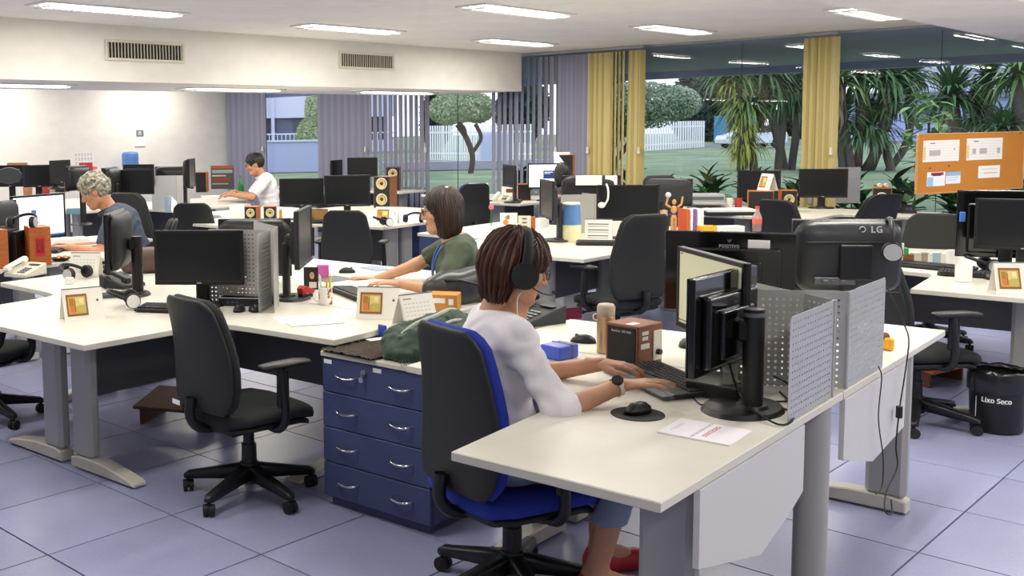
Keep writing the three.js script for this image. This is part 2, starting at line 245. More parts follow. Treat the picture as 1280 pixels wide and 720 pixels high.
// K: the corner where four desks meet; a, b: +1/-1 along U and W
function cornerDesk(K, a, b, label, o = {}) {
  const g0 = ext(deskTopShape(o.L), 0.022, 0.003, [], 10), A = U.clone().multiplyScalar(a), B = W.clone().multiplyScalar(b), flip = (A.x * B.z - A.z * B.x) > 0;
  const put = (g) => {                                               // local (p along A, q along B, r up) to world axes
    const p = g.attributes.position, n = g.attributes.normal;
    for (const at_ of [p, n]) for (let i = 0; i < at_.count; i++) { const x = at_.getX(i), y = at_.getY(i), z = at_.getZ(i); at_.setXYZ(i, A.x * x + B.x * y, z, A.z * x + B.z * y); }
    if (flip) for (let i = 0; i < p.count; i += 3) for (const at_ of [p, n]) { const t = [at_.getX(i), at_.getY(i), at_.getZ(i)]; at_.setXYZ(i, at_.getX(i + 1), at_.getY(i + 1), at_.getZ(i + 1)); at_.setXYZ(i + 1, ...t); }
    return boxUV(g);
  };
  const d = thing('corner_desk', label, 'desk', K, 0, 'corner desks');
  mesh('desk_top', put(g0.translate(0, 0, DH - 0.025)), M.top, d);
  const L = o.L ?? 1.4;
  for (const w of [0, 1]) {                                          // an end frame on each wing: column and long foot
    if (o.skip?.includes(w)) continue;
    const sw = (x, y) => w ? [y, x] : [x, y], e = L - 0.33, P = (x0, y0, z0, x1, y1, z1, c) => { const [ax, ay] = sw((x0 + x1) / 2, (y0 + y1) / 2), [sx, sy] = sw(abs(x1 - x0), abs(y1 - y0)); return put(box(sx, sy, z1 - z0, ax, ay, (z0 + z1) / 2, c)); };
    mesh('leg', [P(e - 0.035, 0.05, 0.06, e + 0.035, 0.21, DH - 0.03, 0.02)], M.leg, d);
    const prof = [[0.0, 0.008], [0.0, 0.055], [0.06, 0.07], [0.26, 0.07], [0.42, 0.05], [0.52, 0.034], [0.55, 0.02], [0.55, 0.008]];
    const fg = ext(prof.map(([x, y]) => [x * 0.93 + 0.045, y]), 0.07, 0.006).translate(0, 0, -0.035), q = fg.attributes.position, nn = fg.attributes.normal;
    for (const at_ of [q, nn]) for (let i = 0; i < at_.count; i++) { const x = at_.getX(i), y = at_.getY(i), z = at_.getZ(i) + (at_ === q ? e : 0); const [mx, my] = sw(z, x); at_.setXYZ(i, mx, my, y); }
    if (w) { for (let i = 0; i < q.count; i += 3) for (const at_ of [q, nn]) { const t = [at_.getX(i), at_.getY(i), at_.getZ(i)]; at_.setXYZ(i, at_.getX(i + 1), at_.getY(i + 1), at_.getZ(i + 1)); at_.setXYZ(i + 1, ...t); } }
    mesh('foot', [put(fg)], M.foot, d);
  }
  if (o.post) mesh('corner_post', [put(cyl(0.055, 0.055, DH - 0.04, 0, 0, 0, 24).rotateX(PI / 2).translate(0.075, 0.075, (DH - 0.03) / 2 + 0.005))], M.leg, d);
  for (const [w, kind] of o.panels ?? [[0, 'grey'], [1, 'grey']]) {
    const pr = kind === 'white' ? [[0.38, DH - 0.03], [0.38, 0.5], [0.49, 0.46], [0.73, 0.4], [1.17, 0.5], [1.17, DH - 0.03]] : kind === 'white2' ? [[0.02, DH - 0.03], [0.02, 0.5], [0.37, 0.41], [0.78, 0.45], [0.8, DH - 0.03]] : [[0.12, DH - 0.06], [0.12, 0.33], [L - 0.4, 0.33], [L - 0.4, DH - 0.06]];
    const g = ext(pr, 0.016, 0.001), q = g.attributes.position, nn = g.attributes.normal;
    for (const at_ of [q, nn]) for (let i = 0; i < at_.count; i++) { const x = at_.getX(i), y = at_.getY(i), z = at_.getZ(i) + (at_ === q ? (kind[0] === 'w' ? 0.004 : 0.03) : 0); w ? at_.setXYZ(i, z, x, y) : at_.setXYZ(i, x, z, y); }
    if (!w) for (let i = 0; i < q.count; i += 3) for (const at_ of [q, nn]) { const t = [at_.getX(i), at_.getY(i), at_.getZ(i)]; at_.setXYZ(i, at_.getX(i + 1), at_.getY(i + 1), at_.getZ(i + 1)); at_.setXYZ(i + 1, ...t); }
    mesh('modesty_panel', [put(g)], kind[0] === 'w' ? M.panel : M.dpanel, d);
  }
  return d;
}
// bent perforated screen standing at a desk corner: legs of length l0 along azimuth a0 and l1 along a1
function pegScreen(p, a0, l0, a1, l1, h, label, holes = true) {
  const o = thing('perforated_screen', label, 'desk screen', p, 0, 'perforated metal desk screens');
  for (const [a, l] of [[a0, l0], [a1, l1]]) {
    const hs = []; if (holes) { const st = 0.022; for (let x = 0.03; x < l - 0.02; x += st) for (let y = 0.02; y < h - 0.015; y += st) { const r = 0.0036; hs.push([[x - r, y - r], [x - r, y + r], [x + r, y + r], [x + r, y - r]]); } }
    const g = ext([[0, 0], [l - 0.012, 0], [l, 0.012], [l, h - 0.012], [l - 0.012, h], [0, h]], 0.0016, 0, hs);
    g.rotateY(PI / 2 - R(a)); mesh('perforated_panel', boxUV(g), M.peg, o);
  }
  mesh('bend', bar([0, 0, 0], [0, h, 0], 0.006, 0.006, 10), M.peg, o); return o;
}
// ---- swivel chair: origin on the floor under the column, front +z ----
function padLoop(y, hw, th, z, bend, n = 20, e = 0.55) { const l = []; for (let k = 0; k < n; k++) { const a = k / n * PI * 2, c = cos(a), s = sin(a), x = hw * Math.sign(c) * Math.pow(abs(c), e), q = th * Math.sign(s) * Math.pow(abs(s), e); l.push(new V3(x, y, z + q + bend * x * x)); } return l; }
function makeChair(name, label, seatM, backM, o = {}) {
  const c = thing(name, label, 'chair', [0, 0, 0], 0, 'office swivel chairs'), sh = o.seat ?? 0.45, bh = o.backH ?? 0.5, b0 = sh + 0.0, tilt = o.tilt ?? 0.12;
  // seat pan and cushion
  const sl = []; for (const [t, w, y] of [[-0.235, 0.14, 0], [-0.225, 0.205, 0.0], [-0.15, 0.232, 0], [0, 0.24, 0], [0.15, 0.235, -0.004], [0.215, 0.21, -0.022], [0.24, 0.15, -0.035]]) sl.push({ t, w, y });
  const seatLoops = (th, dy, k) => sl.map(({ t, w, y }) => { const l = []; for (let i = 0; i < 16; i++) { const a = -i / 16 * PI * 2, cc = cos(a), s = sin(a); l.push(new V3(k * w * Math.sign(cc) * Math.pow(abs(cc), 0.5), sh + dy + y + th * Math.sign(s) * Math.pow(abs(s), 0.6), t * k)); } return l; });
  mesh('seat', loft(seatLoops(0.036, -0.035, 1)), seatM, c); mesh('seat_pan', loft(seatLoops(0.018, -0.078, 0.93)), M.shell, c);
  // backrest: padded front, plastic shell behind
  const wAt = (t) => 0.225 * (t < 0.12 ? 0.80 + 0.20 * (t / 0.12) : t > 0.45 ? 1 - 0.22 * (t - 0.45) / 0.55 - (t > 0.93 ? 3.2 * (t - 0.93) : 0) : 1), zAt = (t) => -0.255 - tilt * t * bh - 0.05 * sin(t * PI) * -0.6;
  const loops = (th, dz, k) => [0, 0.02, 0.08, 0.2, 0.35, 0.5, 0.65, 0.8, 0.9, 0.96, 0.99, 1].map((t) => padLoop(b0 + t * bh, wAt(t) * k, th * (t === 0 || t === 1 ? 0.35 : t < 0.05 || t > 0.97 ? 0.75 : 1), zAt(t) + dz, 0.6));
  mesh('back_cushion', loft(loops(0.032, 0.022, 1).reverse()), backM, c); mesh('back_shell', loft(loops(0.016, -0.014, 1.02).reverse()), M.shell, c);
  mesh('back_bracket', tube([[0, sh - 0.09, -0.08], [0, sh - 0.085, -0.25], [0, sh - 0.03, -0.305], [0, b0 + 0.06, -0.3]], 0.024, 16, 8), M.black, c);
  mesh('tilt_mechanism', [box(0.15, 0.05, 0.24, 0, sh - 0.115, -0.02, 0.012), bar([0.07, sh - 0.11, 0.04], [0.24, sh - 0.12, 0.05], 0.007), sph(0.014, 0.25, sh - 0.12, 0.05)], M.black, c);
  mesh('gas_column', [cyl(0.028, 0.025, sh - 0.22, 0, (sh - 0.13 + 0.09) / 2 + 0.01, 0, 18), cyl(0.036, 0.034, 0.15, 0, 0.17, 0, 18)], M.black, c);
  mesh('hub', cyl(0.05, 0.042, 0.09, 0, 0.115, 0, 20), M.black, c);
  for (let k = 0; k < 5; k++) {
    const a = (o.spin ?? 0.3) + k * PI * 2 / 5, x = sin(a), z = cos(a);
    const g = loft([0.03, 0.12, 0.22, 0.3, 0.318].map((r, i) => { const y = 0.125 - r * 0.15 - (i === 4 ? 0.003 : 0), w = [0.034, 0.03, 0.026, 0.023, 0.012][i], h = [0.032, 0.026, 0.02, 0.016, 0.009][i]; return [[-1, -1], [1, -1], [1, 0.5], [0.6, 1], [-0.6, 1], [-1, 0.5]].map(([p, q]) => new V3(p * w, y + q * h, r)); }).reverse());
    const lg = mesh('base_leg', boxUV(g.rotateY(a)), M.black, c), cg = [];
    const cx = x * 0.3, cz = z * 0.3, t = a + k * 1.7;
    for (const q of [-1, 1]) cg.push(fin(new THREE.CylinderGeometry(0.027, 0.027, 0.018, 16).rotateZ(PI / 2).rotateY(t).translate(cx + cos(t) * 0.014 * q, 0.027, cz - sin(t) * 0.014 * q)));
    cg.push(fin(new THREE.CylinderGeometry(0.019, 0.019, 0.05, 12).rotateZ(PI / 2).rotateY(t).translate(cx, 0.034, cz)), cyl(0.008, 0.008, 0.04, cx, 0.06, cz, 8));
    mesh('caster', cg, M.matte, lg);
  }
  if (o.arms !== false) for (const q of [-1, 1]) {
    const ar = mesh('armrest', [loft([-0.13, -0.12, -0.05, 0.06, 0.12, 0.135].map((z, i) => padLoop(0, [0.016, 0.03, 0.04, 0.042, 0.034, 0.018][i], [0.008, 0.014, 0.016, 0.016, 0.014, 0.008][i], 0, 0, 12, 0.7).map((v) => new V3(v.x + q * 0.285, sh + 0.21 + v.z - (i > 3 ? 0.006 : 0), z))))], M.black, c);
    mesh('arm_bracket', [tube([[q * 0.12, sh - 0.085, 0.0], [q * 0.24, sh - 0.085, 0.0], [q * 0.282, sh - 0.04, 0.0], [q * 0.285, sh + 0.2, -0.02]], 0.02, 18, 8), box(0.025, 0.16, 0.06, q * 0.284, sh + 0.1, -0.01, 0.008)], M.black, ar);
  }
  return c;
}
const chairProtos = {};
function chair(x, z, az, kind, label, o = {}) {
  const key = kind + JSON.stringify(o), m = { black: [M.fabric, M.fabric], blue: [M.blueFab, M.blueFab], grey: [M.greyFab, M.greyFab] }[kind];
  let c = chairProtos[key];
  if (!c) c = chairProtos[key] = makeChair('office_chair', label, m[0], m[1], o);
  else { c = c.clone(); c.name = numbered('office_chair'); scene.add(c); c.userData = { ...c.userData, label }; }
  c.position.set(x, 0, z); c.rotation.set(0, facing(az), 0); return c;
}
// ---- flat monitor: origin at the panel's centre above the desk, front +z ----
function monitor(p, w, h, az, label, o = {}) {
  const c = thing('monitor', label, 'monitor', p, facing(az), 'flat monitors'), k = o.kind ?? 'flat', y0 = (o.base ?? DH) - p.y, bm = o.sheen ? mt('#303235', 0.33) : o.gloss ? M.gloss : o.dark ? M.dark : M.black, b = o.bezel ?? 0.017;
  const gs = [rbox(w, h, 0.022, 0, 0, -0.011, 0.006)];
  if (k === 'dome') { const lp = []; for (const [q, z] of [[1, -0.02], [0.97, -0.045], [0.86, -0.066], [0.6, -0.076], [0.3, -0.078]]) lp.push([...Array(24)].map((_, i) => { const a = -i / 24 * PI * 2, cc = cos(a), s = sin(a); return new V3(q * w / 2 * Math.sign(cc) * Math.pow(abs(cc), 0.32), q * h / 2 * Math.sign(s) * Math.pow(abs(s), 0.32), z); })); gs.push(loft(lp)); }
  else { gs.push(rbox(w * 0.78, h * 0.74, 0.03, 0, -h * 0.06, -0.034, 0.012), rbox(w * 0.5, h * 0.5, 0.02, 0, -h * 0.1, -0.055, 0.008)); }
  mesh('casing', gs, bm, c);
  mesh('bezel', [box(w, b, 0.006, 0, h / 2 - b / 2, 0.003, 0.002), box(w, b * 1.25, 0.006, 0, -h / 2 + b * 0.62, 0.003, 0.002), box(b, h, 0.006, -w / 2 + b / 2, 0, 0.003, 0.002), box(b, h, 0.006, w / 2 - b / 2, 0, 0.003, 0.002)], bm, c);
  mesh('screen', [o.image ? sheetG(w - 2 * b, h - 2.2 * b, 0, b * 0.1, 0.002) : box(w - 2 * b, h - 2.2 * b, 0.001, 0, b * 0.1, 0.0012, 0)], o.image ?? M.screen, c);
  if (o.mark) { const g = text(o.mark[0], o.mark[1]); mesh('lettering', g.translate(0, -h / 2 + b * 0.62, 0.006), M.lgrey, c); } else if (o.front !== false) mesh('brand_plate', box(0.024, 0.006, 0.001, 0, -h / 2 + b * 0.62, 0.0065, 0), M.lgrey, c);
  const nz = -0.075 - (o.standBack ?? 0);
  if (o.neck !== false) { mesh('neck', [o.tall ? cyl(0.032, 0.032, -y0 - 0.005 + (o.neckTop ?? 0.02), 0, (y0 + (o.neckTop ?? 0.02)) / 2, nz, 18).scale(1, 1, 1) : box(0.07, -y0 - h * 0.1, 0.035, 0, (y0 - h * 0.1) / 2, nz, 0.008), box(0.06, 0.07, 0.05, 0, -h * 0.08, nz + 0.02, 0.01)], bm === M.gloss ? M.black : bm, c);
    const bw = o.baseW ?? 0.13; mesh('stand_base', [fin(new THREE.CylinderGeometry(bw - 0.012, bw, 0.014, 32).scale(1, 1, 0.78).translate(0, y0 + 0.007, nz + 0.03)), fin(new THREE.CylinderGeometry(0.045, 0.05, 0.012, 20).translate(0, y0 + 0.019, nz))], bm === M.gloss ? M.black : bm, c); }
  for (const [bx, by, bw, bh, bz] of o.stickers ?? []) mesh('asset_label', box(bw, bh, 0.0008, bx, by, bz ?? -0.0226, 0), labelM, c);
  return c;
}
// panel given by its picture extent: centre column, top and bottom rows, distance, real width
function mon(pxc, y0, y1, depth, w, az, label, o = {}) { const a = dp(pxc, y0, depth), b = dp(pxc, y1, depth), p = a.clone().add(b).multiplyScalar(0.5); return monitor(p, w, max(0.24, a.y - b.y), az, label, o); }
const labelM = print(128, 48, (x, w, h) => { x.fillStyle = '#f1f0ec'; x.fillRect(0, 0, w, h); x.fillStyle = '#444'; x.fillRect(10, 10, 16, 14); x.fillRect(50, 24, 68, 7); x.fillRect(34, 12, 30, 4); });
// ---- drawer pedestal: origin on the floor at the front middle, front +z ----
function pedestal(p, turn, w, label, n = 4, o = {}) {
  const c = thing('drawer_unit', label, 'drawer unit', p, turn, 'blue drawer units'), H0 = 0.045, H1 = o.h ?? 0.675, D = 0.5;
  mesh('carcass', [box(w, H1 - H0, D - 0.02, 0, (H0 + H1) / 2, -D / 2 - 0.01, 0.002), box(w - 0.05, 0.03, D - 0.06, 0, 0.02, -D / 2, 0)], M.blue, c);
  mesh('lid', box(w + 0.004, 0.022, D + 0.01, 0, H1 + 0.011, -D / 2 + 0.005, 0.003), M.edge, c);
  const dh = (H1 - H0) / n;
  for (let k = 0; k < n; k++) {
    const y = H0 + dh * (k + 0.5), d = mesh('drawer', box(w - 0.004, dh - 0.005, 0.018, 0, y, -0.009, 0.002), M.blue, c);
    for (const hx of o.handles ?? [0]) mesh('handle', [tube([[hx - 0.055, y + 0.006, 0], [hx - 0.045, y + 0.004, 0.022], [hx, y - 0.002, 0.028], [hx + 0.045, y + 0.004, 0.022], [hx + 0.055, y + 0.006, 0]], 0.0055, 20, 8)], M.chrome, d);
  }
  const lx = o.lockX ?? w / 2 - 0.05; if (o.lock !== false) { mesh('lock', [disc(0.011, 0.014, lx, H1 - 0.04, 0.004), box(0.003, 0.03, 0.014, lx, H1 - 0.05, 0.016, 0), disc(0.012, 0.003, lx - 0.004, H1 - 0.07, 0.02)], M.steel, c); }
  for (const ax of o.labels ?? [-w / 2 + 0.04]) mesh('asset_label', box(0.045, 0.018, 0.001, ax, H1 - 0.022, 0.0006, 0), labelM, c); return c;
}
// ---- small desk things ----
const keyM = mt('#1c1d20', 0.55), keyG = mt('#3a3c40', 0.55);
function keyboard(p, az, label, o = {}) {
  const c = thing('keyboard', label, 'keyboard', p, facing(az), 'keyboards'), w = o.w ?? 0.44, d = o.d ?? 0.15, k = [];
  mesh('case', [rbox(w, 0.016, d, 0, 0.012, 0, 0.005, 1).rotateX(0.05).translate(0, 0.004, 0), box(w, 0.01, 0.02, 0, 0.006, -d / 2 + 0.02)], o.mat ?? M.black, c);
  for (let r = 0; r < 6; r++) for (let q = 0; q < 20; q++) { if (r === 5 && q > 3 && q < 9) continue; k.push(box(0.0165, 0.007, 0.0165, -w / 2 + 0.022 + q * (w - 0.044) / 19, 0.027 + (2.5 - r) * 0.001, -d / 2 + 0.028 + r * 0.0195, 0.0015)); }
  k.push(box(0.1, 0.007, 0.0165, -w / 2 + 0.022 + 6 * (w - 0.044) / 19, 0.0245, -d / 2 + 0.028 + 5 * 0.0195, 0.0015));
  mesh('keys', k, o.keys ?? keyM, c).userData.kind = 'stuff'; return c;
}
function mouse(p, az, label, m = M.black) {
  const c = thing('computer_mouse', label, 'mouse', p, facing(az), 'computer mice');
  const lp = [0, 0.3, 0.65, 0.9, 1].map((t) => [...Array(16)].map((_, i) => { const a = -i / 16 * PI * 2, q = cos(t * PI / 2); return new V3(0.031 * q * cos(a), 0.002 + 0.034 * sin(t * PI / 2), 0.056 * q * sin(a) + t * -0.008); }));
  mesh('shell', loft(lp.reverse().reverse()), m, c); mesh('wheel', fin(new THREE.CylinderGeometry(0.008, 0.008, 0.006, 12).rotateZ(PI / 2).translate(0, 0.029, 0.028)), M.grey, c); return c;
}
function headphones(p, turn, label, lying = true, o = {}) {           // two cups and a band, resting on one cup or flat on the desk
  const c = thing('headphones', label, 'headphones', p, turn, 'headphones on the desks');
  const bandR = 0.085, cup = (q) => [disc(0.038, 0.022, 0, 0, 0).rotateY(PI / 2).translate(q * bandR, 0, 0)];
  const tilt = lying ? -PI / 2 + 0.35 : 0, T = (g) => boxUV(g.rotateX(tilt).translate(0, lying ? 0.046 : 0.045, 0));
  for (const q of [-1, 1]) { const e = mesh('ear_cup', cup(q).map(T), M.matte, c); mesh('ear_plate', T(disc(0.034, 0.006, 0, 0, 0).rotateY(PI / 2).translate(q * (bandR + 0.014), 0, 0)), o.plate ?? M.silver, e); mesh('ear_cushion', T(torus(0.03, 0.011).rotateY(PI / 2).translate(q * (bandR - 0.014), 0, 0)), M.matte, e); }
  mesh('headband', T(torus(bandR, 0.007, 0, 0.02, 0, PI, 24, 6).scale(1, 1.25, 1.6)), M.black, c); return c;
}
function phone(p, turn, label, bodyM, handM = bodyM, o = {}) {
  const c = thing('desk_phone', label, 'telephone', p, turn, 'desk telephones');
  mesh('body', ext([[-0.10, 0], [0.10, 0], [0.10, 0.02], [-0.095, 0.075], [-0.10, 0.07]], 0.18, 0.004).rotateY(-PI / 2).translate(0.09, 0, 0), bodyM, c);   // low at the front, high behind
  mesh('handset', [rbox(0.042, 0.024, 0.2, -0.062, 0.083, 0.0, 0.011).rotateX(0.0), rbox(0.046, 0.03, 0.05, -0.062, 0.073, 0.078, 0.012), rbox(0.046, 0.03, 0.05, -0.062, 0.073, -0.078, 0.012)].map((g) => boxUV(g.rotateX(0.27).translate(0, 0.0, 0))), handM, c);
  const k = []; for (let i = 0; i < 4; i++) for (let j = 0; j < 3; j++) k.push(box(0.015, 0.006, 0.012, 0.012 + j * 0.022, 0.047 - i * 0.0062 + 0.003, 0.01 + i * 0.022, 0.002).rotateX(0)); mesh('keypad', k, o.keys ?? M.grey, c);
  mesh('display', box(0.085, 0.003, 0.035, 0.032, 0.067, -0.055, 0.001).rotateX(0.0), M.dark, c);
  mesh('coiled_cord', tube([...Array(60)].map((_, i) => { const t = i / 59, a = i * 1.4; return [-0.1 - 0.05 * sin(t * PI) + 0.006 * cos(a), 0.012 + 0.006 * sin(a) + (t > 0.9 ? (t - 0.9) * 0.4 : 0), 0.1 - 0.15 * t]; }), 0.0018, 120, 4), M.matte, c); return c;
}
const paintM = print(160, 120, (x, w, h) => { x.fillStyle = '#8a5a2c'; x.fillRect(0, 0, w, h); x.fillStyle = '#caa04a'; x.fillRect(12, 12, w - 24, h - 24); x.fillStyle = '#dcc77c'; x.fillRect(70, 18, 70, 50); x.fillStyle = '#b9b061'; x.fillRect(84, 62, 60, 42); x.fillStyle = '#cf7a3a'; x.fillRect(24, 62, 40, 40); x.fillStyle = '#a9772f'; x.fillRect(22, 22, 34, 40); x.fillStyle = '#7d6a34'; x.fillRect(60, 30, 8, 66); x.fillStyle = '#e6d9a0'; x.fillRect(100, 24, 30, 26); });
const gridM = print(192, 128, (x, w, h) => { x.fillStyle = '#ece8e0'; x.fillRect(0, 0, w, h); x.fillStyle = '#9a958e'; x.fillRect(14, 12, 50, 6); x.fillStyle = '#c9c4bc'; for (let i = 0; i < 5; i++) for (let j = 0; j < 7; j++) x.fillRect(16 + j * 23, 34 + i * 17, 14, 4); });
const monthM = print(192, 128, (x, w, h) => { x.fillStyle = '#e9e6de'; x.fillRect(0, 0, w, h); for (let i = 0; i < 3; i++) { x.fillStyle = '#4a4844'; x.fillRect(20, 22 + i * 36, 152, 6); x.fillStyle = '#bdb8b0'; x.fillRect(20, 34 + i * 36, 152, 10); } });
function tentCalendar(p, az, label, o = {}) {                          // folded card tent with a picture or month grid
  const c = thing('tent_calendar', label, 'desk calendar', p, facing(az), 'tent calendars on the desks'), w = o.w ?? 0.21, h = o.h ?? 0.15, d = 0.055, t = 0.0022, a = Math.atan2(d, h), l = hypot(h, d);
  const leaf = (q) => box(w, l, t, 0, l / 2, 0, 0).rotateX(-q * a).translate(0, 0, q * d);
  mesh('front_leaf', boxUV(leaf(1)), M.card, c); mesh('back_leaf', boxUV(leaf(-1)), M.card, c); mesh('base_leaf', box(w, 0.0015, 2 * d, 0, 0.001, 0, 0), M.card, c);
  const on = (g, q = 1) => g.rotateX(-a).translate(0, 0, d + 0.0006);
  if (o.front !== 'grid' && o.front !== 'month') { mesh('picture', on(sheetG(w * 0.52, l * 0.66, -w * 0.16, l * 0.5, t)), paintM, c); mesh('emblem', on(disc(0.006, 0.0008, w * 0.36, l * 0.6, t, 16)), M.brown, c); }
  else mesh('printed_page', on(sheetG(w * 0.95, l * 0.94, 0, l * 0.5, t)), o.front === 'grid' ? gridM : monthM, c);
  mesh('wire_binding', bar([-w / 2, h + 0.001, 0], [w / 2, h + 0.001, 0], 0.003, 0.003, 8), M.grey, c); return c;
}
const coneM = mt('#c9b06a', 0.6), ringM = mt('#dcdcd6', 0.3, { metalness: 0.3 });
function speaker(p, az, w, h, d, label, o = {}) {                       // wooden box loudspeaker, origin at base centre, front +z
  const c = thing('loudspeaker', label, 'loudspeaker', p, facing(az), 'wooden loudspeakers on the desks');
  mesh('cabinet', box(w, h, d, 0, h / 2, 0, 0.003), o.wood ?? M.orange, c); mesh('baffle', box(w - 0.012, h - 0.012, 0.004, 0, h / 2, d / 2 + 0.002, 0.001), M.matte, c);
  const r = min(w, h) * 0.34; for (const y of o.cones ?? [h * 0.58]) { const k = mesh('cone', fin(new THREE.ConeGeometry(r * 0.75, r * 0.3, 24, 1, true).rotateX(-PI / 2).translate(0, y, d / 2 + 0.006)), coneM, c); mesh('surround', torus(r * 0.88, r * 0.12, 0, y, d / 2 + 0.005), ringM, k); mesh('dust_cap', sph(r * 0.25, 0, y, d / 2 + 0.003, 1, 1, 0.5, 12), M.dark, k); }
  if (o.tweeter !== false) mesh('tweeter', [torus(w * 0.07, w * 0.02, 0, h * 0.16, d / 2 + 0.005, PI * 2, 14, 6), sph(w * 0.05, 0, h * 0.16, d / 2 + 0.003, 1, 1, 0.5, 8)], ringM, c);
  return c;
}
function paper(p, turn, w, d, label, o = {}) { return one(o.name ?? 'paper_sheet', label, o.cat ?? 'paper', box(w, o.t ?? 0.0015, d, 0, (o.t ?? 0.0015) / 2, 0, 0), o.mat ?? M.paper, p, turn, o.group); }
function cable(pts, label, r = 0.003, m = M.matte, name = 'cable') { return one(name, label, 'cable', tube(pts, r, pts.length * 8, 6), m, [0, 0, 0], 0, 'loose cables'); }
// ---------- desk clusters ----------
const v2 = (x, z) => new V3(x, 0, z), K1 = v2(1.81, -3.483), K2 = v2(-0.49, -5.92), KM = v2(2.374, -8.55), KR = v2(4.69, -6.22), KL = v2(-2.79, -8.36), KC = v2(0.08, -11.05), KF = v2(2.95, -13.65), KW = v2(5.2, -11.2), KB = v2(-2.2, -13.5);
cornerDesk(K1, -1, 1, 'white corner desk where the woman in white types, with a hanging side panel', { post: true, panels: [[0, 'white'], [1, 'grey']] });
cornerDesk(K1, 1, 1, 'white corner desk holding the black telephone, metal flask and two monitors turned backwards', { panels: [[0, 'white2']] });
cornerDesk(K2, -1, -1, 'white corner desk with a painting calendar beside a black chair without anyone', { post: true });
cornerDesk(K2, -1, 1, 'white corner desk carrying the cream telephone and the orange speakers', { panels: [[1, 'grey']] });
cornerDesk(K2, 1, -1, 'white corner desk where the woman in the green shirt sits', { panels: [[0, 'grey']] });
cornerDesk(K2, 1, 1, 'white corner desk behind the perforated screen with a small pair of wooden speakers', { panels: [] });
cornerDesk(KM, -1, -1, 'white corner desk with a water jug and a monitor hung with earphones', { post: true });
cornerDesk(KM, -1, 1, 'white corner desk with photo cards and a cream telephone behind the woman in green', { panels: [[1, 'grey']] });
cornerDesk(KM, 1, -1, 'white corner desk with the wooden mannequin and upright booklets', { panels: [[0, 'grey']] });
cornerDesk(KM, 1, 1, 'white corner desk beyond the water jug with a backwards monitor topped by paper', { panels: [] });
cornerDesk(KR, -1, 1, 'white corner desk next to the black dry waste bin with a white mug', { post: true });
cornerDesk(KR, 1, 1, 'white corner desk behind the row of small boxes and the waste bin', { panels: [[0, 'grey']] });
cornerDesk(KL, -1, -1, 'white corner desk at the room edge next to the lit desktop monitor', {});
cornerDesk(KL, 1, -1, 'white corner desk where the grey haired man in the polo shirt works', { panels: [[0, 'grey']] });
cornerDesk(KC, -1, -1, 'white corner desk with two dark monitors side by side and white headphones', {});
cornerDesk(KC, -1, 1, 'white corner desk with a glass vase and papers behind two black chairs', { panels: [[1, 'grey']] });
cornerDesk(KC, 1, -1, 'white corner desk with a tall black loudspeaker and blue drawers below', { panels: [[0, 'grey']] });
cornerDesk(KC, 1, 1, 'white corner desk beside the man in the white shirt', { panels: [] });
cornerDesk(KF, -1, -1, 'white corner desk by the glass front with a bright white screen', { skip: [] });
cornerDesk(KF, -1, 1, 'white corner desk by the glass front below the open blinds', { panels: [[1, 'grey']] });
cornerDesk(KW, -1, -1, 'white corner desk by the glass front with wooden speakers on both sides of a monitor', {});
cornerDesk(KW, -1, 1, 'white corner desk by the glass front with a black document tray', { panels: [[1, 'grey']] });
cornerDesk(v2(0.67, -16.2), -1, -1, 'white corner desk at the far glass with two small dark monitors', {}); cornerDesk(v2(0.67, -16.2), -1, 1, 'white corner desk at the far glass beside the white building view', { panels: [[1, 'grey']] });
cornerDesk(KB, -1, -1, 'white corner desk near the white wall holding a cluster of dark monitors', {});
cornerDesk(KB, 1, -1, 'white corner desk near the white wall under the posted notice', { panels: [[0, 'grey']] });
cornerDesk(KB, -1, 1, 'white corner desk near the white wall with an upright month planner', { panels: [[1, 'grey']] });
// perforated screens at the cluster corners
pegScreen(UV(K1, -0.1, 0.012, DH - 0.02), AZ + 180, 0.41, AZ - 57, 0.42, 0.35, 'grey perforated metal screen in front of the black glossy monitor back');
pegScreen(UV(K1, 0.05, 0.012, DH - 0.02), AZ, 0.43, AZ - 120, 0.4, 0.36, 'grey perforated metal screen under the grey monitor hung with headphones');
pegScreen(at(338, 385, DH).add(v2(0.0, -0.06)), AZ - 113, 0.36, AZ + 150, 0.22, 0.4, 'grey perforated metal screen beside the mini computer on the desk with the painting calendar');
pegScreen(at(354, 392, DH - 0.01).add(v2(-0.03, -0.16)), AZ + 140, 0.2, AZ - 65, 0.38, 0.43, 'grey perforated metal screen behind the stand of the green shirt woman monitor', false);
pegScreen(at(744, 291, DH), AZ - 138, 0.3, AZ - 60, 0.25, 0.33, 'grey perforated metal screen behind the blue water jug', false);
pegScreen(at(222, 262, DH), AZ - 130, 0.3, AZ + 45, 0.15, 0.4, 'grey perforated metal screen beside the glass vase', false);
pegScreen(at(1058, 254, DH), AZ - 130, 0.42, AZ + 45, 0.15, 0.4, 'grey perforated metal screen behind the window side monitor', false);
// ---------- drawer units ----------
const pt = facing(AZ + 180);
pedestal([0.252, 0, -4.308], pt, 0.59, 'wide blue four drawer unit under the fur mat and green bag', 4, { handles: [-0.148, 0.15], lockX: -0.05, labels: [-0.26, 0.02] });
{ const p = at(489, 338, 0); pedestal([p.x + 0.16, 0, p.z + 0.12], pt, 0.4, 'blue drawer unit below the desk with white headphones', 4); }
{ const p = at(553, 300, 0); pedestal([p.x - 0.55, 0, p.z - 1.1], pt, 0.4, 'blue drawer unit by the glass front below the tall loudspeaker', 3, { lock: false }); }
{ const p = at(948, 330, 0); pedestal([3.0, 0, -6.45], pt, 0.34, 'blue drawer unit standing between the grey monitor and the glossy monitor back', 4, { lock: false }); }
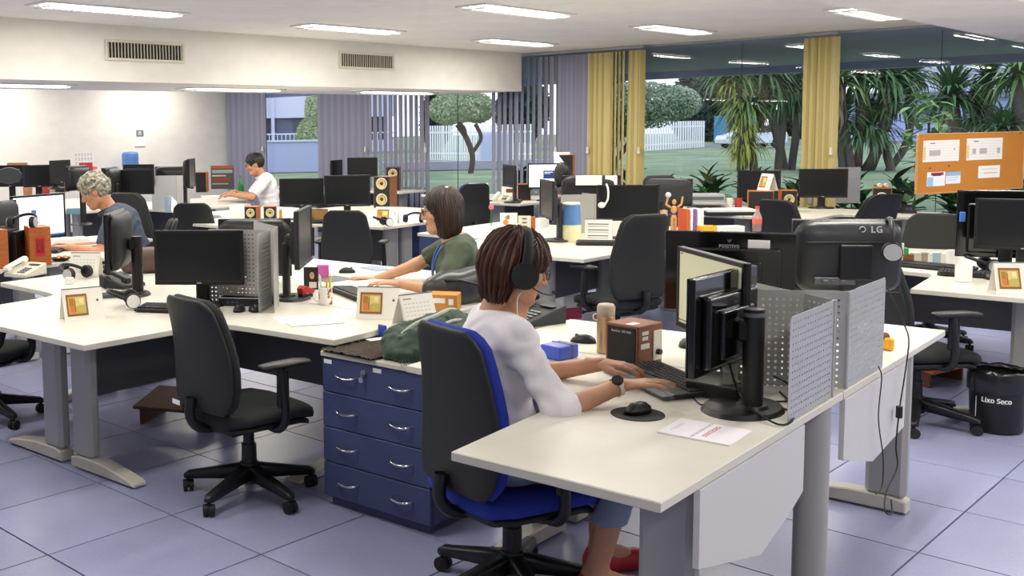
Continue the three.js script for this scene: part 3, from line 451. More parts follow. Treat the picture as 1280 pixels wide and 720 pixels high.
// ---------- chairs ----------
chair(-0.3, -4.64, 52, 'black', 'empty black office chair with armrests at the painting calendar desk', { spin: -1.55 }); { const c = chairProtos['black' + JSON.stringify({ spin: -1.55 })]; mesh('asset_label', box(0.06, 0.022, 0.001, 0.1, 0.475, -0.318, 0).rotateY(0.02), labelM, c); mesh('triangle_tag', boxUV(ext([[-0.03, 0.03], [0.03, 0.03], [0, -0.025]], 0.002).translate(0.0, 0.36, -0.17)), M.card, c); mesh('tag_mark', box(0.012, 0.012, 0.001, 0, 0.372, -0.1712, 0), M.red, c); }
chair(0.70, -3.6, 64, 'blue', 'blue upholstered office chair under the woman in the white top', { spin: 1.95, tilt: 0.06, backH: 0.57, seat: 0.43 });
chair(0.98, -5.98, -98, 'black', 'black office chair under the woman in the green shirt', { seat: 0.44 });
chair(-1.42, -8.42, -95, 'black', 'black office chair under the man in the polo shirt');
{ const q = at(-6, 520, 0.06); chair(q.x - 0.08, q.z - 0.15, 10, 'black', 'black office chair beside the two grey desk legs with long feet'); }
const seatAt = (px, depth, az, kind, label, o) => { const p = dp(px, 300, depth); return chair(p.x, p.z, az, kind, label, o); };
seatAt(186, 9.6, 30, 'black', 'black office chair with a grey armrest between the polo shirt man and the far desks', { seat: 0.52, backH: 0.6 });
seatAt(250, 10.6, 8, 'black', 'black office chair at the desk with the glass vase', { arms: false });
seatAt(440, 9.25, 14, 'black', 'black office chair in front of the two dark monitors', { backH: 0.51 });
seatAt(772, 7.25, -22, 'black', 'black office chair in front of the monitor hung with earphones', { seat: 0.48, backH: 0.58 });
seatAt(1152, 5.6, 84, 'black', 'black office chair pushed under the desk beside the waste bin');
seatAt(1165, 7.6, 25, 'black', 'black office chair behind the row of small boxes', { seat: 0.5 });
seatAt(998, 9.7, 62, 'black', 'black office chair beside the red topped bottle', { seat: 0.45, backH: 0.5, tilt: 0.2 });
seatAt(1062, 10.05, -14, 'black', 'black office chair leaning in front of the window side speaker', { seat: 0.45, backH: 0.53, tilt: 0.4 });
seatAt(12, 9.7, 20, 'black', 'black office chair with a mesh headrest below the small wooden box', { arms: false });
seatAt(579, 12.4, -20, 'blue', 'blue office chair behind the woman in the green shirt', { arms: false, seat: 0.5 });
seatAt(872, 9.4, 60, 'blue', 'small blue chair beside the document tray', { arms: false, backH: 0.4 });
seatAt(350, 13.3, -88, 'grey', 'grey office chair under the man in the white shirt', { arms: false, seat: 0.47, backH: 0.5 });
seatAt(842, 10.6, 170, 'black', 'black office chair by the plants behind the wooden mannequin', { arms: false, seat: 0.5, backH: 0.62 });
// ---------- monitors ----------
const docM = print(256, 192, (x, w, h) => { x.fillStyle = '#c9c8a8'; x.fillRect(0, 0, w, h); x.fillStyle = '#6f6f60'; x.fillRect(3, 3, 10, 4); for (let i = 0; i < 11; i++) x.fillRect(90, 62 + i * 9, 60 + ((i * 37) % 60), 2); x.fillStyle = '#55564e'; x.fillRect(0, h - 8, w, 3); });
docM.emissive = new THREE.Color('#ffffff'); docM.emissiveMap = docM.map; docM.emissiveIntensity = 0.28;
const deskM = print(256, 192, (x, w, h) => { x.fillStyle = '#eef1fb'; x.fillRect(0, 0, w, h); x.fillStyle = '#2c4fa0'; x.fillRect(0, h - 9, w, 9); x.fillStyle = '#3a4f8c'; x.fillRect(88, 62, 26, 18); x.fillStyle = '#8d94a8'; x.fillRect(100, 52, 34, 5); x.fillRect(116, 70, 26, 4); x.fillRect(110, 120, 24, 9); x.fillStyle = '#555'; x.fillRect(6, 60, 5, 6); x.fillRect(6, 74, 5, 6); });
deskM.emissive = new THREE.Color('#ffffff'); deskM.emissiveMap = deskM.map; deskM.emissiveIntensity = 1.0;
const loginM = print(256, 192, (x, w, h) => { x.fillStyle = '#f3f4fb'; x.fillRect(0, 0, w, h); x.fillStyle = '#22305c'; x.fillRect(100, 50, 84, 70); x.fillStyle = '#cfd6ea'; x.fillRect(108, 62, 60, 5); x.fillRect(108, 74, 40, 4); });
loginM.emissive = new THREE.Color('#ffffff'); loginM.emissiveMap = loginM.map; loginM.emissiveIntensity = 1.0;
monitor(new V3(1.385, 1.062, -3.6), 0.515, 0.30, -94, 'black monitor showing a pale document, facing the woman in the white top', { image: docM, neck: true });
{ const m = monitor(new V3(1.325, 1.03, -3.345), 0.455, 0.315, -44, 'black monitor with a tall round stand, its back to the leaflet', { gloss: true, tall: true, neckTop: 0.05, standBack: 0.035, baseW: 0.155, stickers: [[-0.15, 0.11, 0.045, 0.032], [-0.1, -0.1, 0.04, 0.028, -0.0495]], front: false });
  mesh('neck_cap', fin(new THREE.CylinderGeometry(0.033, 0.034, 0.012, 20).translate(0, 0.03, -0.11)), M.grey, m); }
{ const m = monitor(dp(911, 340, 4.38), 0.515, 0.345, 24, 'wide glossy black monitor back with a leaf mark and white label', { gloss: true, stickers: [[-0.115, 0.125, 0.085, 0.034]] }); 
  mesh('lettering', boxUV(text('POSITIVO', 0.013).rotateY(PI).translate(0.0, 0.113, -0.0226)), M.lgrey, m);
  mesh('leaf_mark', [0, 0.7, -0.7].map((a) => boxUV(ext([[-0.004, 0], [0, 0.017], [0.004, 0]], 0.0006).rotateZ(a).rotateY(PI).translate(0, 0.13, -0.0226))), M.grey, m);
  mesh('serial_label', [box(0.03, 0.018, 0.001, -0.1, -0.03, -0.0496, 0), box(0.045, 0.012, 0.001, -0.1, -0.055, -0.0496, 0)], labelM, m); }
{ const m = monitor(dp(1056, 319, 4.42), 0.43, 0.31, 12, 'dark grey rounded monitor back with a round emblem and two white letters', { kind: 'dome', sheen: true });
  mesh('lettering', boxUV(text('LG', 0.028).rotateY(PI).rotateX(0.26).translate(-0.1, 0.118, -0.0735)), M.lgrey, m);
  mesh('round_emblem', boxUV(torus(0.011, 0.002, 0, 0, 0, PI * 1.6, 20, 6).rotateX(0.26).translate(-0.045, 0.118, -0.0735)), M.lgrey, m);
  mesh('rear_cover', [rbox(0.13, 0.15, 0.03, -0.02, -0.02, -0.085, 0.01), rbox(0.3, 0.012, 0.012, 0.02, 0.06, -0.075, 0.004)], M.black, m); mesh('connector_strip', [box(0.16, 0.03, 0.03, 0.06, -0.1, -0.08), ...[0, 1, 2].map((k) => box(0.022, 0.014, 0.012, 0.03 + k * 0.035, -0.1, -0.098))], M.grey, m); }
mon(248.5, 288, 356, 5.42, 0.475, 187, 'dark switched off monitor on the desk with the painting calendar', { mark: null });
mon(381, 260, 331, 5.62, 0.45, 99, 'grey edged monitor on a tall black stand facing the woman in green', { dark: true, standBack: 0.03 });
mon(319, 273, 345, 6.25, 0.44, 4, 'black monitor seen from behind above the perforated screen, with small marks on its top rim', { kind: 'dome', stickers: [] });
mon(143, 264, 335, 5.85, 0.46, -88, 'black monitor seen edge on beside the headphones with the white ear plate', { kind: 'dome', tall: true, standBack: 0.05 });
mon(49, 243, 299, 7.95, 0.5, 128, 'lit monitor with a white desktop facing the man in the polo shirt', { image: deskM });
mon(-8, 252, 302, 7.5, 0.44, -62, 'black monitor with a grey back beside the lit desktop monitor', { kind: 'dome', dark: true });
for (const [x, y0, y1, d, w, az, lab, o] of [
  [12, 208, 232, 11.6, 0.45, 182, 'dark monitor below the small wooden box by the white wall'], [49, 207, 233, 11.3, 0.34, 158, 'square dark monitor beside the orange box and red pen pot'], [76, 201, 228, 10.9, 0.3, 118, 'narrow dark monitor standing on an orange box', { base: 1.08 }],
  [95, 207, 238, 10.4, 0.34, -64, 'black monitor turned away beside the red folder', { kind: 'dome' }], [136, 209, 243, 9.9, 0.42, -84, 'black monitor seen edge on below the month planner', { kind: 'dome' }],
  [168, 213, 242, 10.1, 0.38, 184, 'dark monitor in front of the blue water bottle'], [174, 206, 230, 12.2, 0.4, 20, 'black monitor back directly below the blue water bottle', { kind: 'flat' }], [218, 208, 236, 12.4, 0.46, 6, 'black rounded monitor back behind the perforated screen and vase', { kind: 'dome' }], [240, 198, 234, 10.9, 0.42, 92, 'black monitor seen edge on beside the orange speaker and posters', { kind: 'dome' }],
  [377, 223, 258, 10.5, 0.45, 184, 'dark monitor between the man in white and another dark monitor'], [434, 219, 258, 10.4, 0.46, 181, 'dark monitor between the tall loudspeaker and another dark monitor'], [421, 200, 222, 15.4, 0.36, 118, 'small grey monitor beside the closed grey blind'], [453, 197, 221, 15.5, 0.45, 182, 'dark monitor in front of the grey blind near the far speakers'],
  [636, 206, 234, 12.4, 0.38, -100, 'dark grey monitor turned sideways by the cream telephone', { dark: true }], [684, 204, 236, 12.6, 0.46, 190, 'lit white monitor before the person with black hair', { image: loginM }],
  [683, 225, 273, 8.25, 0.42, -91, 'dark grey monitor turned sideways between photo cards and the blue water jug', { dark: true, standBack: 0.03 }], [738, 219, 264, 9.1, 0.5, 12, 'black monitor back topped with white paper behind the water jug', { kind: 'dome' }], [785, 231, 276, 8.3, 0.48, 190, 'dark monitor with white earphones hanging over its screen'],
  [836, 223, 257, 9.6, 0.42, 30, 'dark grey monitor back beside the wooden mannequin', { kind: 'dome', dark: true }], [948, 213, 250, 11.3, 0.46, -135, 'dark monitor half turned by the white triangular calendar'], [1029, 211, 247, 10.9, 0.47, 196, 'dark monitor below the yellow blind at the glass front'],
  [1256, 238, 322, 6.2, 0.5, 27, 'glossy black monitor back in front of the cork board', { gloss: true, stickers: [[-0.15, 0.135, 0.09, 0.035]] }], [1281, 249, 313, 5.85, 0.48, 214, 'dark monitor facing the waste bin side beside the painting calendar'],
]) mon(x, y0, y1, d, w, az, lab, o ?? {});
// ---------- things on the near desk ----------
const D1 = (px, py) => at(px, py, DH);
const turnOf = (a, b) => Math.atan2(-(b.z - a.z), b.x - a.x);       // turn whose local +x runs from a to b
{ const k = keyboard(D1(832, 479), -101, 'black keyboard with a palm rest under the hands of the woman in white', { w: 0.45, d: 0.2 }); mesh('palm_rest', rbox(0.45, 0.012, 0.05, 0, 0.01, 0.11, 0.005, 1), M.grey, k); }
one('mouse_pad', 'round black mouse pad under the black mouse beside the leaflet', 'mouse pad', cyl(0.083, 0.083, 0.003, 0, 0.0015, 0, 40), M.matte, D1(797, 518));
mouse(at(797, 516, DH + 0.003), -120, 'black mouse on the round pad');
{ const a = D1(820, 541), b = D1(911, 558), c = D1(865, 517), w = a.distanceTo(b), d = b.distanceTo(D1(941, 540)), o = thing('leaflet', 'white printed leaflet with red and grey upside down lettering beside the monitor stand', 'leaflet', a.clone().add(D1(941, 540)).multiplyScalar(0.5), turnOf(a, b));
  const fm = print(360, 220, (x, W, H) => { x.fillStyle = '#eeeaf0'; x.fillRect(0, 0, W, H); x.save(); x.translate(225, 105); x.rotate(-PI / 2); x.textAlign = 'center'; x.fillStyle = '#b3243f'; x.font = 'bold 34px sans-serif'; x.fillText('SINTESES', 0, 0); x.fillStyle = '#8b8590'; x.font = 'bold 22px sans-serif'; x.fillText('NOTAS PARA PAUTA', 0, -52); x.restore(); x.fillStyle = '#b9b3bd'; x.fillRect(40, 60, 4, 110); x.fillRect(52, 60, 3, 90); });
  mesh('cover', sheetG(w, d).rotateX(-PI / 2).translate(0, 0.0048, 0), fm, o); mesh('pages', box(w, 0.004, d, 0, 0.0024, 0, 0), M.paper, o); }
{ const c = D1(797, 463), r = D1(836, 453), l = D1(761, 446), w = 0.155, d = 0.145, h = 0.165, t = turnOf(c, r) , o = thing('radio_speaker_box', 'wooden speaker box with a dark grille and a knob plate beside the metal flask', 'loudspeaker', c, t);
  // local +x along the knob side, the grille on the -x face
  mesh('cabinet', box(w, h, d, w / 2, h / 2, -d / 2, 0.003), M.wood, o); mesh('grille', box(0.004, h - 0.02, d - 0.02, -0.001, h / 2, -d / 2, 0.001), M.matte, o);
  const kp = mesh('knob_plate', box(0.05, h - 0.05, 0.003, w - 0.035, h / 2 - 0.002, 0.0015, 0.001), M.card, o); mesh('knob', disc(0.011, 0.016, w - 0.033, 0.055, 0.01), M.black, kp);
  mesh('lettering', boxUV(text('Benton  MD 800', 0.0085).rotateY(-PI / 2).translate(-0.0032, h - 0.026, -d / 2)), M.lgrey, o);
  mesh('asset_label', [box(0.04, 0.014, 0.001, 0.045, h - 0.03, 0.0006, 0), box(0.035, 0.014, 0.001, 0.045, h - 0.05, 0.0006, 0), box(0.055, 0.02, 0.001, 0.045, h - 0.08, 0.0006, 0)], labelM, o); mesh('top_sticker', box(0.05, 0.001, 0.03, 0.04, h + 0.0006, -0.05, 0), M.paper, o); }
{ const o = thing('flask', 'champagne coloured metal flask with a grey lid beside the wooden speaker box', 'flask', D1(757, 441)), fm = mt('#c2a27c', 0.3, { metalness: 0.7 });
  mesh('body', lathe([[0, 0.001], [0.033, 0.001], [0.036, 0.006], [0.036, 0.15], [0.034, 0.153], [0, 0.153]], 28), fm, o); mesh('lid', lathe([[0, 0.153], [0.035, 0.153], [0.036, 0.19], [0.03, 0.2], [0.015, 0.203], [0, 0.203]], 28), mt('#b8a898', 0.5), o); mesh('carry_loop', torus(0.012, 0.003, -0.04, 0.148, 0).rotateX(0), M.cream, o); }
mouse(D1(729, 428), -60, 'black mouse between the blue case and the metal flask'); mouse(D1(858, 433), 20, 'black mouse between the wooden speaker box and the document monitor');
{ const o = thing('plastic_case', 'translucent blue plastic case with a grey band on the desk', 'box', D1(699, 447), R(38)), bm = new THREE.MeshPhysicalMaterial({ color: '#4d6be0', roughness: 0.25, transmission: 0.35, thickness: 0 });
  mesh('body', rbox(0.12, 0.055, 0.1, 0, 0.0285, 0, 0.008), bm, o); mesh('band', box(0.012, 0.058, 0.102, 0.02, 0.0295, 0, 0.002), M.grey, o); }
{ const q = phone(D1(676, 405).add(v2(-0.03, -0.05)), R(-62), 'black desk telephone behind the woman in the white top', M.dark, M.black, { keys: M.lgrey }); q.scale.setScalar(1.15); }
{ const o = thing('mini_computer', 'small black computer under the glossy monitor next to the stand', 'computer', D1(893, 497).add(v2(0.05, -0.05)), R(45)); mesh('case', rbox(0.2, 0.05, 0.18, 0, 0.026, 0, 0.006), M.black, o); mesh('slot', box(0.09, 0.005, 0.001, 0.02, 0.028, 0.0905, 0), M.lgrey, o); }
one('card_holder', 'clear plastic card holder on the small black computer', 'holder', [box(0.07, 0.06, 0.004, 0, 0.03, 0, 0.001), box(0.07, 0.004, 0.03, 0, 0.002, 0.013, 0.001)], new THREE.MeshPhysicalMaterial({ color: '#e8e8dc', transmission: 0.8, roughness: 0.1, thickness: 0 }), at(913, 478, DH + 0.051), R(30));
{ const o = thing('tape_dispenser', 'yellow tape dispenser near the desk edge behind the perforated screen', 'tape dispenser', D1(1106, 437), R(20)); mesh('shell', rbox(0.03, 0.05, 0.07, 0, 0.026, 0, 0.01), M.yellow, o); mesh('roll', fin(new THREE.CylinderGeometry(0.018, 0.018, 0.032, 18).rotateZ(PI / 2).translate(0, 0.05, -0.01)), M.brown, o); }
cable([D1(866, 497), at(878, 506, DH + 0.004), at(893, 500, DH + 0.004), at(905, 488, DH + 0.01)], 'black cable from the keyboard to the small computer', 0.0025);
cable([dp(912, 455, 3.3), at(921, 485, DH + 0.05), at(945, 515, DH + 0.02), at(975, 531, DH + 0.006), at(988, 528, DH + 0.006), at(989, 505, DH + 0.006), at(975, 490, DH + 0.004)], 'thick black cable looping around the tall monitor stand', 0.0035);
cable([at(967, 470, DH + 0.06), at(985, 480, DH + 0.03), at(989, 500, DH + 0.006), at(962, 502, DH + 0.004)], 'black cable bundle behind the tall monitor stand', 0.003);
cable([at(968, 505, DH + 0.004), at(985, 512, DH + 0.004), at(992, 505, DH + 0.004)], 'short black cable lying behind the tall monitor stand', 0.0025);
{ const e = (px, py, off = 0.02) => { const d = ray(px, py), n = W, k = ((K1.x - 0) * n.x + K1.z * n.z - off) / (d.x * n.x + d.z * n.z); return d.multiplyScalar(k).add(new V3(0, EYE, 0)); };
  cable([e(1104, 350, -0.05), e(1118, 378, -0.05), e(1130, 405, -0.02), e(1136, 425, 0.02), e(1133, 455), e(1124, 515), e(1120, 560), e(1122, 580, 0.03), e(1108, 615, 0.05), e(1107, 640, 0.1), e(1115, 642, 0.1), e(1114, 625, 0.08)], 'black cable with an inline switch hanging down the desk side', 0.0028);
  cable([e(1098, 458), e(1102, 470), e(1098, 520), e(1104, 575), e(1103, 605, 0.03), e(1095, 618, 0.05)], 'thin black cable hanging beside the white side panel', 0.0022);
  one('inline_switch', 'black inline switch on the hanging cable', 'switch', rbox(0.022, 0.05, 0.018, 0, 0, 0, 0.006), M.black, e(1124, 515)); }
headphones(dp(1101, 325, 4.33).add(v2(0.02, 0.02)), facing(200) + PI / 2, 'black headphones with silver ear plates hung on the grey monitor back', false);
// ---------- the desk cluster with the painting calendar ----------
tentCalendar(D1(103, 399), 152, 'tent calendar with a golden painting at the desk corner above the grey legs', { w: 0.2, h: 0.155 });
headphones(D1(165, 384), facing(165) + PI / 2, 'black headphones with a white ear plate between the painting calendar and keyboard', true, { plate: M.white });
keyboard(D1(222, 389), 195, 'black keyboard half hidden behind the empty chair', { w: 0.42 });
{ const o = thing('mini_computer', 'flat black computer with a silver rim beside the perforated screen', 'computer', D1(306, 380), R(-12)); mesh('case', rbox(0.24, 0.045, 0.16, 0, 0.0235, 0, 0.005), M.black, o); mesh('rim', box(0.242, 0.004, 0.162, 0, 0.044, 0, 0.001), M.silver, o); mesh('ports', [0, 1, 2].map((k) => box(0.014, 0.008, 0.002, -0.07 + k * 0.025, 0.022, 0.0805, 0)), M.blue, o); }
mouse(D1(318, 389), 170, 'black mouse with a grey cable in front of the flat computer'); mouse(D1(299, 389), 190, 'dark mouse half hidden behind the empty chair');
one('cable_tangle', 'tangle of dark cables under the switched off monitor', 'cable', [0, 1, 2, 3, 4].map((i) => tube([...Array(7)].map((_, k) => [rr(-0.07, 0.07), rr(0.005, 0.07), rr(-0.04, 0.04)]), 0.003, 50, 5)), M.matte, at(283, 366, DH + 0.03).setY(DH));
for (const [px, py, t, lab] of [[392, 402, 0.1, 'loose white sheet on the desk between the mouse and the tent calendars'], [378, 399, 0.0, 'white sheet under the loose sheet before the tent calendars']]) paper(at(px, py, DH + t * 0.02), R(12 + t * 40), 0.26, 0.17, lab);
const mugM = print(256, 96, (x, w, h) => { x.fillStyle = '#efeae4'; x.fillRect(0, 0, w, h); const cs = ['#4a3a92', '#e9b73a', '#7d5bb0', '#c05a4a', '#35386e', '#e8d9b0']; for (let i = 0; i < 40; i++) { x.fillStyle = cs[i % 6]; x.beginPath(); x.arc(130 + (i * 37) % 80, (i * 53) % h, 8, 0, 7); x.fill(); } x.fillStyle = '#6b3f2c'; x.beginPath(); x.ellipse(50, 48, 22, 34, 0, 0, 7); x.fill(); x.fillStyle = '#d99a72'; x.beginPath(); x.ellipse(50, 50, 13, 24, 0, 0, 7); x.fill(); });
{ const o = thing('printed_mug', 'white mug with a printed portrait and coloured flowers holding pens', 'mug', D1(407, 380), R(200)); const g = new THREE.CylinderGeometry(0.037, 0.036, 0.088, 28, 1, true).toNonIndexed().translate(0, 0.045, 0); mesh('cup', g, mugM, o); mesh('inside', [cyl(0.034, 0.034, 0.08, 0, 0.043, 0, 24)], M.cream, o); mesh('rim', torus(0.036, 0.0018).rotateX(PI / 2).translate(0, 0.089, 0), M.white, o); mesh('handle', torus(0.026, 0.005, 0, 0, 0, PI * 2, 20, 8).rotateY(0.4).translate(0.045, 0.047, 0), M.white, o); }
{ const q = D1(407, 380); for (const [dx, dz, c, l, lab] of [[-0.018, 0, M.cream, 0.06, 'cream brush head standing in the printed mug'], [0.005, 0.01, M.yellow, 0.04, 'yellow marker standing in the printed mug'], [0.018, -0.006, mt('#c6d24a', 0.4), 0.06, 'lime green pen standing in the printed mug']]) one('pen', lab, 'pen', [bar([dx, 0.03, dz], [dx * 1.6, 0.088 + l, dz * 1.6], 0.007, 0.006, 10), cyl(0.004, 0.002, 0.012, dx * 1.65, 0.093 + l, dz * 1.6, 8)], c, q, 0, 'pens in the printed mug'); }
{ const o = thing('stapler', 'red and black stapler between the monitor stand and the printed mug', 'stapler', D1(383, 372), R(62)); mesh('base', rbox(0.15, 0.012, 0.035, 0, 0.007, 0, 0.004), M.black, o); mesh('arm', ext([[-0.07, 0.03], [0.06, 0.018], [0.07, 0.028], [0.06, 0.04], [-0.05, 0.075], [-0.075, 0.06]], 0.032, 0.004).translate(0, 0, -0.016), M.red, o); mesh('anvil', box(0.04, 0.022, 0.03, -0.05, 0.022, 0, 0.003), M.black, o); }
{ const o = thing('portrait_photo', 'small portrait photo of a dark haired woman behind the red stapler', 'photo', D1(389, 362), R(-10)); mesh('frame', box(0.085, 0.13, 0.008, 0, 0.066, 0, 0.002), M.dark, o); mesh('photo', sheetG(0.07, 0.11, 0, 0.066, 0.0045), print(64, 96, (x) => { x.fillStyle = '#2c2420'; x.fillRect(0, 0, 64, 96); x.fillStyle = '#d9a98b'; x.beginPath(); x.ellipse(38, 34, 13, 18, 0, 0, 7); x.fill(); x.fillStyle = '#efe4dc'; x.fillRect(22, 66, 40, 30); }), o); }
one('sticky_note_block', 'pink sticky note block standing behind the printed mug', 'sticky notes', box(0.075, 0.075, 0.018, 0, 0.038, 0, 0.001), M.pink, at(404, 349, DH + 0.0).add(v2(0, -0.1)), R(-8));
tentCalendar(D1(474, 397), 194, 'tent calendar with a brown framed painting in front of the woman in green', { w: 0.21, h: 0.15 });
tentCalendar(D1(519, 404), 150, 'tent calendar showing its plain grid leaf beside the green bag', { w: 0.19, h: 0.14, front: 'grid' });
keyboard(D1(446, 370), 70, 'black keyboard under the hand of the woman in green', { w: 0.44, d: 0.16 });
mouse(D1(434, 341), 80, 'dark mouse in front of the woman in green');
one('mouse_mat', 'grey mouse mat in front of the woman in green', 'mouse pad', box(0.22, 0.003, 0.2, 0, 0.0015, 0, 0.001), M.grey, D1(415, 349), R(40));
{ const c = D1(553, 387), o = thing('cardboard_box', 'orange brown box with white labels beside the woman in green', 'box', c, R(-18)); mesh('carton', box(0.17, 0.085, 0.12, 0, 0.043, 0, 0.002), mt('#c98a3c', 0.7), o); mesh('dark_end', box(0.03, 0.086, 0.121, -0.072, 0.043, 0, 0.001), M.brown, o); mesh('label', [box(0.06, 0.025, 0.001, -0.005, 0.055, 0.0608, 0), box(0.025, 0.03, 0.001, 0.055, 0.05, 0.0608, 0)], labelM, o); }
{ const p = at(478, 425, 0.697); const o = one('folder', 'blue folder edge wedged at the desk end by the tent calendars', 'folder', box(0.012, 0.07, 0.05, 0, 0.035, 0, 0.003), mt('#2a4aa8', 0.5), p, R(40)); }
// fur mat and papers on the drawer units
{ const c = at(467, 437, 0.698), p = new THREE.PlaneGeometry(0.36, 0.3, 36, 30).rotateX(-PI / 2), q = p.attributes.position; for (let i = 0; i < q.count; i++) { const x = q.getX(i), z = q.getZ(i); q.setY(i, 0.004 + 0.01 * hash(i, 3) + 0.004 * vnoise(x * 30, z * 30)); q.setX(i, x + 0.006 * (hash(i, 5) - 0.5)); q.setZ(i, z + 0.006 * (hash(i, 7) - 0.5)); } p.computeVertexNormals();
  one('fur_mat', 'dark brown speckled fur mat lying on the blue drawer units', 'mat', [fin(p), box(0.34, 0.004, 0.28, 0, 0.002, 0, 0)], mt('#4a4038', 1, { bump: tGrain, bumpScale: 0.004 }), c, R(44)); }
paper(at(470, 424, 0.712), R(30), 0.09, 0.05, 'white note on the fur mat'); paper(at(487, 420, 0.712), R(60), 0.07, 0.05, 'second white note on the fur mat beside the blue folder');
// ---------- polo shirt man side ----------
phone(D1(32, 344), R(-28), 'cream desk telephone beside the orange speakers', M.cream, M.card, { keys: M.grey });
tentCalendar(D1(108, 345), 190, 'tent calendar turned with its plain leaf behind the earphone tangle', { w: 0.2, h: 0.15, front: 'grid' });
one('white_charger', 'small white box in front of the tent calendar', 'box', rbox(0.05, 0.04, 0.03, 0, 0.02, 0, 0.004), M.white, D1(87, 355), R(20));
headphones(D1(98, 350), facing(120), 'black headset tangle behind the painting calendar', true);
phone(D1(153, 358), R(55), 'black desk telephone below the edge on monitor', M.dark, M.black, { keys: M.lgrey });
paper(D1(140, 371), R(20), 0.16, 0.1, 'grey pad beside the headphones with the white ear plate', { t: 0.02, mat: M.greyFab, name: 'pad', cat: 'pad' });
{ const o = thing('snack_dish', 'black dish of biscuits next to the orange speaker', 'dish', D1(76, 326), 0); mesh('dish', lathe([[0, 0.004], [0.05, 0.004], [0.075, 0.022], [0.078, 0.024], [0.07, 0.02], [0, 0.01]], 24), M.matte, o); for (let i = 0; i < 9; i++) mesh('biscuit', sph(0.016, 0.045 * cos(i * 2.4) * sqrt(i / 9), 0.024 + (i % 2) * 0.006, 0.045 * sin(i * 2.4) * sqrt(i / 9), 1, 0.5, 1, 8), M.ltwood, o); }
const redArt = print(64, 80, (x) => { x.fillStyle = '#b85a26'; x.fillRect(0, 0, 64, 80); x.fillStyle = '#c8282c'; x.fillRect(4, 4, 56, 72); x.strokeStyle = '#8a1a20'; x.lineWidth = 4; for (let i = 0; i < 5; i++) x.strokeRect(10 + i * 3, 12 + i * 6, 40 - i * 7, 50 - i * 9); });
{ const s = speaker(D1(48, 330), 178, 0.15, 0.27, 0.2, 'orange wooden speaker back with a red picture stuck on it', { wood: M.orange }); s.rotation.set(0, facing(-25), 0); mesh('red_picture', sheetG(0.075, 0.14, 0.0, 0.13, -0.1012).rotateY(0), redArt, s); s.children.at(-1).geometry = sheetG(0.075, 0.14).rotateY(PI).translate(0.0, 0.13, -0.1015); }
speaker(D1(-8, 335), -40, 0.14, 0.27, 0.2, 'plain orange wooden speaker beside the black binder', { wood: M.orange });
one('book', 'black upright binder between the orange speakers', 'binder', box(0.05, 0.25, 0.16, 0, 0.125, 0, 0.003), M.matte, D1(11, 332), R(-8)); one('book', 'black upright binder with silver spine writing beside the red picture speaker', 'binder', [box(0.035, 0.24, 0.16, 0, 0.12, 0, 0.003)], M.black, D1(24, 331), R(-8));
headphones(at(28, 286, DH + 0.27), facing(190), 'black headset resting on top of the orange speakers', true);
for (const [px, py, lab, w] of [[86, 302, 'stack of papers behind the hands of the polo shirt man', 0.3], [90, 262, 'pile of papers on the desk behind the polo shirt man head', 0.32], [92, 252, 'second pile of papers behind the polo shirt man head', 0.25]]) paper(D1(px, py), R(25), w, 0.2, lab, { t: 0.03, name: 'paper_pile', cat: 'papers' });
keyboard(D1(72, 313), 95, 'black keyboard under the hands of the polo shirt man', { w: 0.42 });
one('tissue_box', 'teal tissue box between paper piles behind the polo shirt man', 'box', box(0.2, 0.06, 0.12, 0, 0.03, 0, 0.004), mt('#6f9aa6', 0.6), D1(92, 268).add(v2(0, -0.1)), R(10));
// ---------- middle of the room ----------
speaker(D1(316, 276), 195, 0.13, 0.15, 0.14, 'small wooden speaker of a pair, next to the standing white card', { wood: M.orange }); speaker(D1(338, 276), 180, 0.13, 0.15, 0.14, 'small wooden speaker of a pair, next to a yellow box', { wood: M.orange });
one('small_box', 'small yellow box beside the pair of wooden speakers', 'box', box(0.03, 0.1, 0.04, 0, 0.05, 0, 0.001), M.yellow, D1(351, 274));
speaker(D1(482, 259), 205, 0.2, 0.36, 0.24, 'tall black and wood loudspeaker with two cones beside the dark monitors', { wood: M.wood, cones: [0.28, 0.1], tweeter: false });
speaker(dp(492, 243, 15.3).setY(DH), 190, 0.2, 0.34, 0.2, 'wooden loudspeaker standing against the open grey blinds', { wood: M.wood, cones: [0.25] });
tentCalendar(D1(484, 279), 195, 'tent calendar with a small painting behind the white headphones', { w: 0.22, h: 0.16 });
headphones(D1(483, 283), facing(165) + PI / 2, 'black headphones with a white ear plate before the small painting calendar', true, { plate: M.white }); headphones(D1(517, 279), facing(200), 'black headphones with a pale ear plate near the face of the woman in green', true, { plate: M.white });
one('waste_basket', 'brown wicker basket below the two dark monitors', 'basket', lathe([[0, 0], [0.09, 0], [0.11, 0.1], [0.105, 0.1], [0.085, 0.008], [0, 0.008]], 20), mt('#a07c48', 0.8, { bump: tWeave, bumpScale: 0.003 }), D1(397, 274));
keyboard(D1(397, 279), 190, 'black keyboard below the two dark monitors', { w: 0.4 }); one('blue_clip_board', 'grey blue card on the desk edge above the blue drawers', 'card', box(0.12, 0.004, 0.2, 0, 0.002, 0, 0), mt('#8f9bb0', 0.6), D1(470, 336), R(30));
one('lunch_bag', 'brown leather bag beside the black desk telephone', 'bag', rbox(0.3, 0.16, 0.2, 0, 0.08, 0, 0.05, 3), mt('#5a443c', 0.6), D1(180, 340), R(10));
